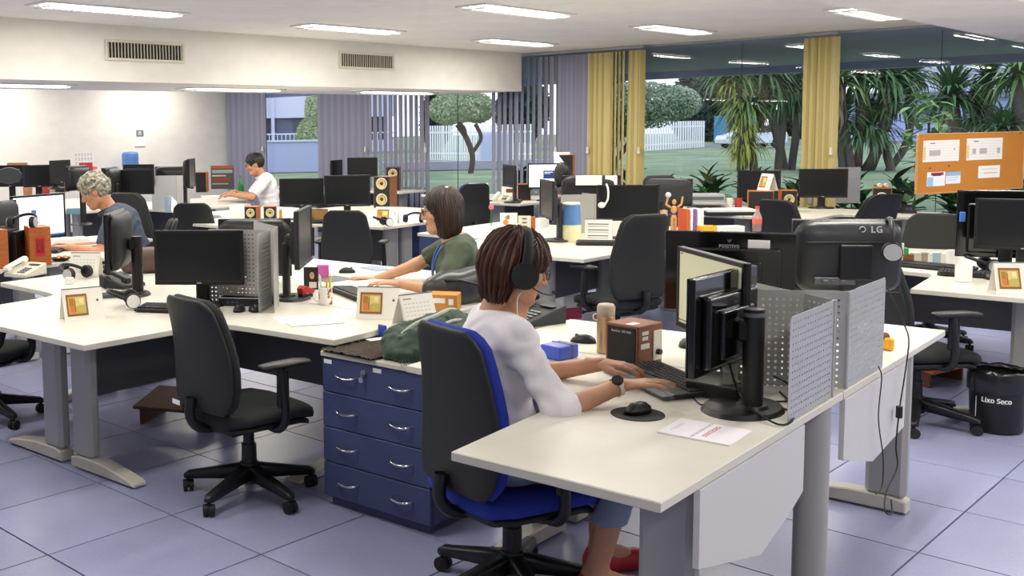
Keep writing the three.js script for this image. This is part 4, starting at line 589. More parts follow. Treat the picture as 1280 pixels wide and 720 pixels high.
// the glass vase and mug group
{ const o = thing('glass_vase', 'tall clear glass vase on the desk with papers', 'vase', D1(210, 266), 0); mesh('glass', lathe([[0, 0.004], [0.035, 0.004], [0.045, 0.1], [0.05, 0.2], [0.047, 0.2], [0.04, 0.1], [0.03, 0.012], [0, 0.012]], 20), new THREE.MeshPhysicalMaterial({ color: '#e4ecf2', transmission: 0.85, roughness: 0.08, thickness: 0 }), o); }
{ const o = thing('printed_mug', 'dark mug with a white panda like print behind the glass vase', 'mug', D1(206, 261), 0); mesh('cup', lathe([[0, 0], [0.07, 0], [0.07, 0.18], [0.064, 0.18], [0.064, 0.01], [0, 0.01]], 24), M.dark, o); mesh('print', torus(0.05, 0.012, 0, 0.09, 0.062, PI * 2, 20, 6).scale(1, 1, 0.8), M.white, o); }
one('feather_duster', 'olive feather standing behind the dark mug', 'feather', cyl(0.012, 0.003, 0.2, 0, 0.28, 0, 8), mt('#6a6a44', 0.9), D1(211, 261)); one('card_stack', 'white tilted sheet leaning by the glass vase', 'paper', box(0.22, 0.17, 0.004, 0, 0.085, 0, 0).rotateX(-0.2), M.paper, D1(226, 262).add(v2(0, 0)), R(10));
speaker(D1(253, 240), 185, 0.16, 0.3, 0.2, 'orange wooden speaker between the edge on monitor and the poster', { wood: M.orange, cones: [] , tweeter: false});
{ const o = thing('poster_rack', 'dark magazine poster with an orange band behind the orange speaker', 'poster', D1(270, 240).add(v2(0.05, -0.6)), R(-6)); mesh('board', box(0.36, 0.36, 0.012, 0, 0.19, 0, 0.001), M.dark, o); mesh('artwork', sheetG(0.35, 0.35, 0, 0.19, 0.0065), print(96, 96, (x) => { x.fillStyle = '#4a4a48'; x.fillRect(0, 0, 96, 96); x.fillStyle = '#b34a2a'; x.fillRect(0, 0, 96, 10); x.fillStyle = '#8fa39a'; x.fillRect(4, 16, 88, 14); x.fillStyle = '#c9b89a'; x.fillRect(4, 38, 60, 6); x.fillStyle = '#8a3a2a'; x.fillRect(4, 50, 80, 14); x.fillStyle = '#9a9488'; x.fillRect(4, 72, 70, 6); }), o); }
{ const o = thing('bottle', 'green glass bottle in front of the man in the white shirt', 'bottle', dp(301, 235, 14.0).setY(DH), 0); mesh('glass', lathe([[0, 0], [0.04, 0], [0.042, 0.16], [0.03, 0.21], [0.014, 0.24], [0.013, 0.29], [0, 0.29]], 18), mt('#1f7a2c', 0.15), o); mesh('cap', cyl(0.015, 0.015, 0.02, 0, 0.3, 0, 12), M.green, o); }
for (const [px, py, w, d, lab] of [[282, 268, 0.4, 0.3, 'open papers before the man in the white shirt'], [268, 246, 0.35, 0.25, 'white paper pile by the hands of the man in the white shirt'], [310, 246, 0.3, 0.2, 'white sheets under the forearm of the man in the white shirt'], [358, 272, 0.14, 0.1, 'white card beside the yellow box']]) paper(D1(px, py), R(rr(0, 60)), w, d, lab, { t: 0.012 });
one('white_card', 'white card standing in front of the man in the white shirt', 'card', box(0.16, 0.14, 0.003, 0, 0.07, 0, 0).rotateX(-0.15), M.paper, D1(296, 272), R(-5));
// ---------- behind the woman in green ----------
{ const o = thing('card_display', 'photo card of an orange bear beside a plain card', 'photo card', D1(636, 287), R(-8)); mesh('card', box(0.15, 0.15, 0.003, 0, 0.075, 0, 0).rotateX(-0.2), M.card, o); mesh('photo', sheetG(0.1, 0.13, -0.02, 0.078, 0.002).rotateX(-0.2), print(64, 80, (x) => { x.fillStyle = '#f3efe6'; x.fillRect(0, 0, 64, 80); x.fillStyle = '#c98a4a'; x.beginPath(); x.arc(28, 48, 16, 0, 7); x.fill(); x.beginPath(); x.arc(34, 22, 11, 0, 7); x.fill(); x.fillStyle = '#9a6a3a'; x.fillRect(36, 8, 14, 24); }), o); }
{ const o = thing('card_display', 'cream card with three small prints in a wooden holder', 'photo card', D1(657, 288), R(-12)); mesh('holder', box(0.13, 0.12, 0.03, 0.02, 0.06, -0.025, 0.002), M.orange, o); mesh('card', box(0.11, 0.13, 0.003, -0.01, 0.065, 0, 0), M.cream, o); mesh('prints', [0, 1, 2].map((k) => box(0.04, 0.014, 0.001, -0.01, 0.035 + k * 0.034, 0.0021, 0)), M.grey, o); }
paper(D1(675, 284), R(40), 0.13, 0.1, 'white card leaning below the sideways monitor', { t: 0.08 });
{ const o = thing('flower_pen', 'pink flower pen standing in a white block', 'pen', D1(614, 287), 0); mesh('block', rbox(0.1, 0.03, 0.07, 0, 0.016, 0, 0.006), M.white, o); mesh('stem', bar([0, 0.03, 0], [0, 0.19, 0], 0.004), M.green, o); mesh('flower', sph(0.024, 0, 0.2, 0, 1, 1, 0.5, 12), mt('#d86a80', 0.6), o); }
phone(at(628, 252, DH), R(-25), 'cream desk telephone by the sideways grey monitor', M.cream, M.card);
tentCalendar(D1(598, 247), 190, 'white tent calendar standing beyond the blue chair', { w: 0.24, h: 0.19, front: 'grid' });
{ const o = thing('photo_box', 'white photo box below the sideways grey monitor', 'box', D1(640, 246).add(v2(0.02, -0.2)), 0); mesh('box', box(0.22, 0.12, 0.1, 0, 0.06, 0, 0.002), M.card, o); mesh('photo', box(0.14, 0.05, 0.001, 0, 0.07, 0.051, 0), M.brown, o); }
speaker(D1(655, 250), 190, 0.16, 0.2, 0.2, 'orange wooden box speaker by the cream telephone', { wood: M.orange, cones: [], tweeter: false });
mouse(D1(648, 252), 120, 'black mouse next to the cream telephone'); 
{ const p = at(708, 250, DH); speaker(dp(707, 228, 13.0).setY(DH), 200, 0.2, 0.55, 0.2, 'tall orange wooden speaker behind the person with black hair', { wood: M.orange, cones: [], tweeter: false }); one('notice_sheet', 'white sheet on top of the tall orange speaker', 'paper', box(0.2, 0.16, 0.004, 0, 0.08, 0, 0).rotateX(-0.25), M.paper, dp(703, 206, 12.9), 0); }
{ const o = thing('water_jug', 'jug with a blue upper half and cream lower half on the desk', 'jug', D1(714, 301), 0); mesh('lower', lathe([[0, 0], [0.082, 0], [0.08, 0.005], [0.074, 0.13], [0, 0.13]], 28), mt('#e6dfae', 0.4), o); mesh('upper', lathe([[0.074, 0.13], [0.066, 0.28], [0.06, 0.29], [0.06, 0.285], [0, 0.285]], 28), new THREE.MeshPhysicalMaterial({ color: '#6f9ed8', roughness: 0.2, transmission: 0.25, thickness: 0 }), o); mesh('lid', lathe([[0, 0.286], [0.068, 0.286], [0.066, 0.305], [0, 0.31]], 28), M.card, o); }
tentCalendar(D1(748, 301), 200, 'tent calendar with printed month rows beside the water jug', { w: 0.21, h: 0.17, front: 'month' });
for (const [px, py, lab] of [[745, 303, 'lilac papers before the month calendar'], [712, 312, 'thin white note on the desk before the water jug']]) paper(D1(px, py), R(20), 0.22, 0.14, lab, { t: 0.006 });
keyboard(D1(752, 306), 195, 'black keyboard below the monitor hung with earphones', { w: 0.38 });
{ const o = thing('earphones', 'white headset hanging over the dark monitor screen', 'headphones', dp(758, 230, 8.27), 0); mesh('band', tube([[0, 0.0, 0], [0.005, -0.04, 0.03], [0.002, -0.12, 0.035], [-0.02, -0.16, 0.035]], 0.008, 24, 6), M.white, o); mesh('ear_piece', sph(0.03, -0.045, -0.165, 0.035, 1, 0.8, 0.5, 14), M.white, o); }
for (const [px, w, lab] of [[736, 0.22, 'white paper strip laid over the monitor back top'], [764, 0.1, 'small white paper strip at the end of the monitor back top']]) one('paper_strip', lab, 'paper', [box(w, 0.08, 0.002, 0, -0.04, 0.001, 0), box(w, 0.002, 0.05, 0, 0.001, -0.024, 0)], M.paper, dp(px, 220, 9.0), facing(192));
{ const o = thing('wooden_mannequin', 'wooden artist mannequin raising both arms to a small ball', 'figurine', D1(842, 290), R(5)), w = M.ltwood; mesh('legs', [bar([-0.014, 0.01, 0], [-0.014, 0.12, 0], 0.011, 0.013), bar([0.014, 0.01, 0], [0.014, 0.12, 0], 0.011, 0.013)], w, o); mesh('torso', [sph(0.024, 0, 0.125, 0, 1, 0.9, 0.8, 12), sph(0.028, 0, 0.19, 0, 1, 1.25, 0.7, 14)], w, o); mesh('head', sph(0.02, 0, 0.255, 0, 0.9, 1.25, 1, 12), w, o); mesh('arm', [bar([-0.03, 0.21, 0], [-0.07, 0.235, 0], 0.009), bar([-0.07, 0.235, 0], [-0.055, 0.29, 0], 0.008)], w, o); mesh('arm', [bar([0.03, 0.21, 0], [0.065, 0.235, 0], 0.009), bar([0.065, 0.235, 0], [0.075, 0.3, 0], 0.008)], w, o); mesh('stand', cyl(0.04, 0.04, 0.012, 0, 0.006, 0, 20), w, o);
  one('small_ball', 'small white and grey ball on the raised hand of the mannequin', 'ball', sph(0.024, 0, 0, 0, 1, 1, 1, 14), mt('#c9cbd2', 0.4), D1(842, 290).add(new V3(-0.05, 0.315, 0))); }
one('flask', 'tall copper coloured flask beside the wooden mannequin', 'flask', lathe([[0, 0], [0.03, 0], [0.031, 0.18], [0.027, 0.2], [0.029, 0.205], [0.029, 0.25], [0, 0.255]], 20), mt('#b89070', 0.3, { metalness: 0.6 }), D1(829, 303));
for (const [px, c, t, lab] of [[854, '#c8572c', 0.02, 'orange booklet standing by the mannequin'], [859, '#e8e4da', 0.02, 'white booklet standing by the mannequin'], [863, '#7a5bb0', 0.02, 'purple booklet standing behind the mannequin'], [870, '#efece6', 0.05, 'white folder leaning between the booklets and the yellow tray box']]) one('booklet', lab, 'booklet', box(t, 0.2, 0.14, 0, 0.1, 0, 0.001), mt(c, 0.6), D1(px, 290), R(12), 'booklets by the mannequin');
one('small_box', 'orange yellow tray box below the upright booklets', 'box', box(0.14, 0.06, 0.09, 0, 0.03, 0, 0.002), M.yellow, D1(883, 291), R(10)); paper(D1(905, 290), R(5), 0.3, 0.12, 'long white paper box behind the glossy monitor back', { t: 0.05, name: 'paper_box', cat: 'box' });
{ const o = thing('bottle', 'clear bottle with a red cap and red label', 'bottle', D1(946, 289), 0); mesh('glass', lathe([[0, 0], [0.036, 0], [0.038, 0.12], [0.016, 0.17], [0.015, 0.19], [0, 0.19]], 18), new THREE.MeshPhysicalMaterial({ color: '#f2dcd8', transmission: 0.7, roughness: 0.1, thickness: 0 }), o); mesh('label', cyl(0.0385, 0.0385, 0.05, 0, 0.085, 0, 20), mt('#e0705a', 0.5), o); mesh('cap', cyl(0.018, 0.018, 0.022, 0, 0.2, 0, 16), mt('#d9502c', 0.5), o); }
// ---------- window side desks ----------
{ const o = thing('document_tray', 'black document tray with white papers by the glass front', 'tray', D1(911, 268), R(-8)); mesh('tray', [box(0.5, 0.03, 0.32, 0, 0.016, 0, 0.004), box(0.5, 0.02, 0.02, 0, 0.04, -0.15, 0.002)], M.matte, o); mesh('papers', box(0.46, 0.02, 0.28, 0, 0.045, 0, 0), M.paper, o); }
{ const o = thing('printer', 'grey desktop printer among the plants at the glass front', 'printer', D1(878, 258), R(-5)); mesh('body', rbox(0.4, 0.14, 0.3, 0, 0.07, 0, 0.01), M.lgrey, o); mesh('control_panel', box(0.36, 0.03, 0.01, 0, 0.1, 0.152, 0.002), M.grey, o); mesh('paper_tray', box(0.34, 0.02, 0.2, 0, 0.05, 0.2, 0.002), M.lgrey, o); }
for (const [px, c, lab] of [[912, '#e6e2d8', 'white roll of tape beside the document tray'], [923, '#b23a3a', 'small red and white cup behind the document tray']]) one('desk_pot', lab, 'cup', lathe([[0, 0], [0.035, 0], [0.038, 0.1], [0.034, 0.1], [0.032, 0.008], [0, 0.008]], 18), mt(c, 0.5), D1(px, 259));
speaker(D1(950, 265), -160, 0.24, 0.22, 0.2, 'orange wooden speaker carrying the white triangular calendar', { wood: M.orange, cones: [], tweeter: false });
tentCalendar(D1(950, 265).add(new V3(0.07, 0.221, 0.0)), 255, 'white triangular calendar standing on an orange speaker', { w: 0.18, h: 0.17 });
speaker(D1(984, 264), 195, 0.15, 0.22, 0.18, 'wooden speaker with a white ringed cone beside the speaker with the triangular calendar', { wood: M.orange }); speaker(D1(1102, 264), 210, 0.17, 0.24, 0.18, 'wooden speaker with a white ringed cone topped by two round toys', { wood: M.orange });
for (const [px, lab] of [[1098, 'tiny round cream toy on the window side speaker'], [1106, 'second tiny round cream toy on the window side speaker']]) one('small_toy', lab, 'toy', [sph(0.022, 0, 0.022, 0, 1, 1, 1, 12), torus(0.016, 0.005, 0, 0.022, 0.018, PI * 2, 14, 6)], M.cream, D1(1102, 264).add(new V3((px - 1102) * 0.008, 0.241, 0)));
phone(D1(1130, 266), R(-20), 'black desk telephone below the cork board', M.dark, M.black); paper(D1(1113, 268), R(20), 0.15, 0.12, 'lilac paper by the black telephone below the cork board', { t: 0.01 });
// ---------- the desk next to the waste bin ----------
for (const [px, w, h, c, lab] of [[1124, 0.03, 0.14, '#e9e6df', 'white slim box at the end of the small box row'], [1130, 0.03, 0.11, '#3f9a55', 'green topped slim box'], [1134, 0.08, 0.07, '#8a5a38', 'brown photo tin in the small box row'], [1146, 0.06, 0.08, '#d9d5c4', 'cream small box in the row'], [1154, 0.05, 0.08, '#a59a86', 'taupe small box in the row'], [1162, 0.05, 0.075, '#e8e4dc', 'white small box in the middle of the row'], [1169, 0.06, 0.08, '#9fbac9', 'pale blue small box in the row'], [1177, 0.04, 0.075, '#e6e2da', 'white small box at the mug end of the row']]) one('small_box', lab, 'box', box(w, h, 0.05, 0, h / 2, 0, 0.002), mt(c, 0.6), D1(px, 331), R(-6), 'row of small boxes');
const mugG = lathe([[0, 0], [0.04, 0], [0.042, 0.005], [0.043, 0.098], [0.039, 0.098], [0.038, 0.01], [0, 0.01]], 28);
for (const [px, py, lab] of [[1191, 332, 'white mug with a pale print behind the white keyboard mug'], [1204, 352, 'plain white mug beside the painting calendar near the bin']]) { const o = thing('white_mug', lab, 'mug', D1(px, py), R(30)); mesh('cup', mugG, M.white, o); mesh('handle', torus(0.026, 0.006, 0.055, 0.05, 0, PI * 2, 18, 8), M.white, o); }
keyboard(D1(1168, 336), 235, 'black keyboard in front of the row of small boxes', { w: 0.44 }); headphones(D1(1236, 340), facing(195) + PI / 2, 'black headphones with a silver plate behind the painting calendar near the bin', true); mouse(D1(1238, 349), 200, 'black mouse below the silver plated headphones');
keyboard(D1(1222, 346), 215, 'grey edged keyboard behind the plain white mug', { w: 0.4, d: 0.13 });
tentCalendar(D1(1266, 366), 190, 'tent calendar with a street painting on the desk beside the waste bin', { w: 0.2, h: 0.16 });
one('blue_box', 'dark blue box behind the photo frame', 'box', box(0.14, 0.12, 0.1, 0, 0.06, 0, 0.003), M.blue, D1(1224, 320)); { const o = thing('tilted_photo', 'white tilted photo frame leaning on the dark blue box', 'photo frame', D1(1205, 322), R(40)); mesh('frame', box(0.1, 0.13, 0.01, 0, 0.065, 0, 0.002).rotateX(-0.3), M.cream, o); mesh('photo', box(0.06, 0.085, 0.001, 0, 0.065, 0.006, 0).rotateX(-0.3), M.dark, o); }
one('marker', 'blue plastic clip hanging on the glossy monitor back', 'clip', rbox(0.03, 0.06, 0.02, 0, 0, 0, 0.006), mt('#3a7ad0', 0.5), dp(1203, 271, 6.25));
{ const p = at(712, 402, 0), o = thing('shopping_bag', 'white and pink shopping bag on the floor behind the black telephone', 'bag', p, R(20)); mesh('bag', rbox(0.2, 0.24, 0.12, 0, 0.121, 0, 0.02), M.white, o); mesh('print', box(0.16, 0.1, 0.002, 0, 0.08, 0.0605, 0.0005), mt('#c8406a', 0.6), o); mesh('handle', torus(0.05, 0.004, 0, 0.24, 0, PI, 16, 6), M.white, o); }
// waste bin with liner
{ const c = at(1245, 545, 0), o = thing('waste_bin', 'black waste bin lettered for dry waste with a black liner', 'waste bin', c.add(v2(0.075, -0.115)), 0);
  mesh('bin', lathe([[0, 0.004], [0.118, 0.004], [0.122, 0.01], [0.136, 0.29], [0.13, 0.29], [0.116, 0.015], [0, 0.015]], 40), M.black, o);
  const l = []; for (let k = 0; k <= 8; k++) l.push([...Array(48)].map((_, i) => { const a = -i / 48 * PI * 2, t = k / 8, r = 0.139 + (t < 0.6 ? 0.004 : -0.01 * (t - 0.6) / 0.4) + 0.004 * vnoise(i * 0.9, k * 1.3), y = 0.215 + 0.115 * min(1, t / 0.75) + 0.012 * vnoise(i * 0.7, k, 3) - (t > 0.75 ? (t - 0.75) * 0.08 : 0); return new V3(r * cos(a), y, r * sin(a)); }));
  mesh('liner', loft(l, false), mt('#1b1e1f', 0.25, { side: THREE.DoubleSide }), o);
  let run0 = 0; for (const ch of 'Lixo Seco') { const wd = { L: 0.0165, i: 0.009, x: 0.0175, o: 0.019, ' ': 0.009, S: 0.017, e: 0.018, c: 0.0155 }[ch], a = -1.15 + (run0 + wd / 2) / 0.132; run0 += wd; if (ch === ' ') continue; const g = text(ch, 0.026, 0.0008); mesh('lettering', boxUV(g.rotateX(-0.04).translate(0, 0.185 + ('xoec'.includes(ch) ? -0.0035 : 0), 0.1318).rotateY(a)), M.white, o); }
  mesh('white_tape', box(0.004, 0.16, 0.001, 0, 0.16, 0.1305, 0).rotateY(-1.4), M.white, o); }
{ const c = at(1158, 452, 0.12); const o = thing('foot_rest', 'orange brown wooden foot rest under the desk beside the bin', 'foot rest', c.setY(0), R(30)); mesh('board', box(0.42, 0.02, 0.3, 0, 0.12, 0, 0.003).rotateX(0.12), M.orange, o); mesh('side', box(0.02, 0.12, 0.26, -0.18, 0.06, 0), M.brown, o); mesh('side', box(0.02, 0.12, 0.26, 0.18, 0.06, 0), M.brown, o); }
{ const c = at(225, 500, 0.12); const o = thing('foot_rest', 'brown wooden foot rest under the desk with the painting calendar', 'foot rest', c.setY(0), R(-20)); mesh('board', box(0.42, 0.02, 0.32, 0, 0.13, 0, 0.003).rotateX(0.14), M.brown, o); mesh('side', box(0.02, 0.12, 0.28, -0.18, 0.06, 0), M.brown, o); mesh('side', box(0.02, 0.12, 0.28, 0.18, 0.06, 0), M.brown, o); }
// ---------- on and along the white wall ----------
const onWall = (px, py, off = 0.004) => { const d = ray(px, py), k = (T1 - off) / (d.x * FD.x + d.z * FD.z); return d.multiplyScalar(k).add(new V3(0, EYE, 0)); }, wallTurn = Math.atan2(-FD.x, -FD.z);
{ const o = thing('wall_notice', 'white notice with a dark picture pinned to the white wall', 'notice', onWall(175, 172), wallTurn); mesh('sheet', box(0.22, 0.3, 0.002, 0, 0, 0, 0), M.paper, o); mesh('picture', sheetG(0.15, 0.11, 0, 0.07, 0.0016), print(64, 48, (x) => { x.fillStyle = '#77787a'; x.fillRect(0, 0, 64, 48); x.fillStyle = '#d8d8d6'; x.beginPath(); x.arc(32, 24, 15, 0, 7); x.fill(); x.fillStyle = '#4a4a4c'; x.fillRect(22, 20, 8, 8); x.fillRect(36, 20, 8, 8); x.fillRect(26, 34, 14, 4); }), o); mesh('caption', box(0.07, 0.006, 0.001, 0, -0.03, 0.0016, 0), M.lgrey, o); mesh('strip', box(0.2, 0.006, 0.004, 0, -0.15, 0.003, 0), M.brown, o); }
one('wall_planner', 'white year planner with rows of grey months on the white wall', 'planner', sheetG(0.36, 0.3), print(160, 128, (x, w, h) => { x.fillStyle = '#f0efec'; x.fillRect(0, 0, w, h); x.fillStyle = '#8c8c92'; for (let i = 0; i < 4; i++) for (let j = 0; j < 6; j++) { x.fillRect(8 + j * 25, 8 + i * 30, 18, 3); for (let k = 0; k < 4; k++) x.fillRect(8 + j * 25, 14 + i * 30 + k * 4, 16, 1.5); } }), onWall(105, 202), wallTurn);
{ const p = onWall(163, 205, 0.35), o = thing('water_bottle', 'large blue water bottle standing on a dispenser by the white wall', 'water bottle', [p.x, 0.93, p.z], 0); mesh('bottle', lathe([[0, 0], [0.12, 0.0], [0.135, 0.03], [0.135, 0.13], [0.13, 0.15], [0.135, 0.17], [0.135, 0.25], [0.13, 0.27], [0.135, 0.29], [0.135, 0.36], [0.12, 0.4], [0, 0.41]], 32), new THREE.MeshPhysicalMaterial({ color: '#79a9e6', roughness: 0.15, transmission: 0.45, thickness: 0 }), o);
  const q = thing('water_dispenser', 'white water dispenser under the large blue bottle', 'dispenser', [p.x, 0, p.z], 0); mesh('body', rbox(0.3, 0.93, 0.3, 0, 0.465, 0, 0.02), M.white, q); mesh('tap', box(0.04, 0.03, 0.05, 0, 0.75, 0.17), M.grey, q); }
one('red_folder', 'red folder standing behind the grey haired man', 'folder', box(0.14, 0.16, 0.03, 0, 0.08, 0, 0.003), M.red, dp(108, 222, 11.2), R(10)); one('pink_paper', 'pink paper beside the red folder', 'paper', box(0.12, 0.12, 0.004, 0, 0.06, 0, 0), mt('#e2707c', 0.7), dp(116, 222, 11.4), R(-20));
one('small_box', 'small carved wooden box on top of a dark monitor', 'box', box(0.22, 0.06, 0.05, 0, 0.03, 0, 0.003), M.ltwood, dp(22, 210, 11.7)); speaker(at(78, 240, DH), 190, 0.16, 0.3, 0.18, 'orange box under the narrow dark monitor by the white wall', { wood: M.orange, cones: [], tweeter: false });
for (const [px, py, c, lab] of [[57, 237, '#c9433c', 'red pen pot near the square dark monitor'], [65, 234, '#e6c9a0', 'beige basket near the square dark monitor'], [35, 239, '#c98a5a', 'brown paper bag near the square dark monitor']]) one('desk_pot', lab, 'pot', lathe([[0, 0], [0.06, 0], [0.07, 0.12], [0.064, 0.12], [0.055, 0.01], [0, 0.01]], 16), mt(c, 0.7), at(px, py + 6, DH));
one('mesh_headrest', 'black mesh headrest on a black chair below the small wooden box', 'headrest', [torus(0.14, 0.02, 0, 0, 0, PI * 2, 24, 8).scale(1, 0.7, 0.6), rbox(0.26, 0.18, 0.02, 0, 0, 0, 0.01)], M.dark, dp(12, 220, 9.9), 0).scale.setScalar(0.75);
// ---------- cork board at the glass ----------
{ const a = dp(1147, 168, 9.3), b = dp(1145, 243, 9.3), e = dp(1280, 164.5, 9.95), o = thing('cork_board', 'orange cork notice board with pinned sheets hung at the glass', 'notice board', a.clone().add(e).multiplyScalar(0.5).setY((a.y + b.y) / 2), Math.atan2(-(e.z - a.z), e.x - a.x)), w = hypot(e.x - a.x, e.z - a.z), h = a.y - b.y;
  mesh('cork', box(w, h, 0.016, 0, 0, 0, 0.002), M.cork, o); mesh('rim', [box(w, 0.012, 0.02, 0, h / 2, 0.002), box(w, 0.012, 0.02, 0, -h / 2, 0.002), box(0.012, h, 0.02, -w / 2, 0, 0.002), box(0.012, h, 0.02, w / 2, 0, 0.002)], M.ltwood, o);
  const tab = (x, w, h, boxes) => { x.fillStyle = '#f0eee8'; x.fillRect(0, 0, w, h); x.strokeStyle = '#c9c6be'; for (let i = 1; i < 8; i++) { x.beginPath(); x.moveTo(0, i * h / 8); x.lineTo(w, i * h / 8); x.stroke(); } x.fillStyle = '#b9b2ac'; for (const b of boxes) x.fillRect(...b); x.fillStyle = '#5a5a5a'; x.fillRect(30, 12, 22, 4); x.fillStyle = '#e2c98a'; x.fillRect(2, 30, 10, 60); };
  const sheet = (x0, y0, x1, y1, m, lab) => { const X = (x) => -w / 2 + w * (x - 1146) / 134, Y = (y) => h / 2 - h * (y - 167) / 75; const s = one('pinned_sheet', lab, 'paper', [sheetG(X(x1) - X(x0), Y(y0) - Y(y1))], m, [0, 0, 0], 0, 'sheets pinned to the cork board'); s.position.copy(o.localToWorld(new V3((X(x0) + X(x1)) / 2, (Y(y0) + Y(y1)) / 2, 0.0095))); s.rotation.copy(o.rotation); };
  o.updateMatrixWorld(true);
  sheet(1152, 175, 1196, 202, print(160, 100, (x, w, h) => tab(x, w, h, [[28, 46, 48, 26], [134, 40, 8, 8]])), 'upper pinned table sheet with one grey block'); sheet(1205, 174, 1251, 202, print(160, 100, (x, w, h) => tab(x, w, h, [[26, 46, 16, 26], [58, 46, 32, 26], [136, 46, 14, 26]])), 'upper pinned table sheet with three grey blocks');
  sheet(1158, 215, 1180, 233, print(64, 50, (x) => { x.fillStyle = '#eef0f2'; x.fillRect(0, 0, 64, 50); x.fillStyle = '#9cc6e8'; x.fillRect(2, 18, 20, 32); x.fillStyle = '#a8304a'; x.fillRect(14, 2, 44, 10); x.fillStyle = '#3a2a3a'; x.fillRect(20, 8, 30, 6); }), 'small pinned leaflet with a red and blue print'); sheet(1181, 216, 1199, 231, print(64, 50, (x) => { x.fillStyle = '#e9edf0'; x.fillRect(0, 0, 64, 50); x.fillStyle = '#8fb8dc'; x.fillRect(0, 0, 64, 16); x.fillStyle = '#b9cfe0'; x.fillRect(6, 22, 50, 4); x.fillRect(6, 32, 40, 4); }), 'small pinned leaflet with a pale blue heading'); sheet(1221, 210, 1249, 226, print(64, 40, (x) => { x.fillStyle = '#f2efe9'; x.fillRect(0, 0, 64, 40); x.fillStyle = '#c9c4ba'; x.fillRect(10, 10, 44, 2); x.fillStyle = '#d9b58a'; x.fillRect(16, 22, 40, 3); }), 'small pinned white card with one faint line');
  for (const [px, py] of [[1161, 210], [1184, 208], [1274, 169]]) mesh('pin', sph(0.007, -w / 2 + w * (px - 1146) / 134, h / 2 - h * (py - 167) / 75, 0.011, 1, 1, 1, 8), M.brown, o); }
// ---------- people: smooth-joined tapered bones meshed on a grid ----------
const smin = (a, b, k) => { const h = max(k - abs(a - b), 0) / k; return min(a, b) - h * h * k * 0.25; }, smax = (a, b, k) => -smin(-a, -b, k);
function cap(p, a, b, ra, rb) { const bx = b[0] - a[0], by = b[1] - a[1], bz = b[2] - a[2], px = p[0] - a[0], py = p[1] - a[1], pz = p[2] - a[2]; let t = (px * bx + py * by + pz * bz) / (bx * bx + by * by + bz * bz); t = t < 0 ? 0 : t > 1 ? 1 : t; return hypot(px - bx * t, py - by * t, pz - bz * t) - (ra + (rb - ra) * t); }
function ell(p, c, r) { const x = (p[0] - c[0]) / r[0], y = (p[1] - c[1]) / r[1], z = (p[2] - c[2]) / r[2], k0 = hypot(x, y, z), k1 = hypot(x / r[0], y / r[1], z / r[2]); return k0 < 1e-6 ? -min(...r) : k0 * (k0 - 1) / k1; }
function nets(f, lo, hi, cell, colorOf) {
  const n = [0, 1, 2].map((i) => Math.ceil((hi[i] - lo[i]) / cell) + 1), N = n[0] * n[1] * n[2], v = new Float32Array(N), p = [0, 0, 0];
  let q = 0; for (let k = 0; k < n[2]; k++) for (let j = 0; j < n[1]; j++) for (let i = 0; i < n[0]; i++) { p[0] = lo[0] + i * cell; p[1] = lo[1] + j * cell; p[2] = lo[2] + k * cell; v[q++] = f(p); }
  const id = new Int32Array(N).fill(-1), P = [], I = [], sx = 1, sy = n[0], sz = n[0] * n[1], off = [0, sx, sy, sx + sy, sz, sx + sz, sy + sz, sx + sy + sz];
  const E = [[0, 1], [2, 3], [4, 5], [6, 7], [0, 2], [1, 3], [4, 6], [5, 7], [0, 4], [1, 5], [2, 6], [3, 7]];
  for (let k = 0; k < n[2] - 1; k++) for (let j = 0; j < n[1] - 1; j++) for (let i = 0; i < n[0] - 1; i++) {
    const b = i + j * sy + k * sz; let m = 0; for (let c = 0; c < 8; c++) if (v[b + off[c]] < 0) m |= 1 << c; if (m === 0 || m === 255) continue;
    let x = 0, y = 0, z = 0, w = 0; for (const [a, c] of E) { const A = m >> a & 1, C = m >> c & 1; if (A === C) continue; const va = v[b + off[a]], vc = v[b + off[c]], t = va / (va - vc); x += (a & 1) + ((c & 1) - (a & 1)) * t; y += (a >> 1 & 1) + ((c >> 1 & 1) - (a >> 1 & 1)) * t; z += (a >> 2) + ((c >> 2) - (a >> 2)) * t; w++; }
    id[b] = P.length / 3; P.push(lo[0] + (i + x / w) * cell, lo[1] + (j + y / w) * cell, lo[2] + (k + z / w) * cell);
  }
  for (let k = 1; k < n[2] - 1; k++) for (let j = 1; j < n[1] - 1; j++) for (let i = 1; i < n[0] - 1; i++) {
    const b = i + j * sy + k * sz, s = v[b] < 0;
    for (const [st, a, c] of [[sx, sy, sz], [sy, sz, sx], [sz, sx, sy]]) { if ((v[b + st] < 0) === s) continue; const A = id[b], B = id[b - a], C = id[b - a - c], D = id[b - c]; if (A < 0 || B < 0 || C < 0 || D < 0) continue; s ? I.push(A, B, C, A, C, D) : I.push(A, C, B, A, D, C); }
  }
  const nr = new Float32Array(P.length), h = cell * 0.4, co = colorOf ? new Float32Array(P.length) : null;
  for (let i = 0; i < P.length; i += 3) {
    const a = [P[i], P[i + 1], P[i + 2]], d = (k) => { a[k] += h; const u = f(a); a[k] -= 2 * h; const w = f(a); a[k] += h; return u - w; }; const x = d(0), y = d(1), z = d(2), l = hypot(x, y, z) || 1; nr[i] = x / l; nr[i + 1] = y / l; nr[i + 2] = z / l;
    if (co) { const c = colorOf(a); co[i] = c[0]; co[i + 1] = c[1]; co[i + 2] = c[2]; }
  }
  const g = new THREE.BufferGeometry(); g.setAttribute('position', new THREE.Float32BufferAttribute(P, 3)); g.setAttribute('normal', new THREE.BufferAttribute(nr, 3)); if (co) g.setAttribute('color', new THREE.BufferAttribute(co, 3)); g.setIndex(I); return fin(g);
}
const lin = (hex) => { const c = new THREE.Color(hex); return [c.r, c.g, c.b]; };
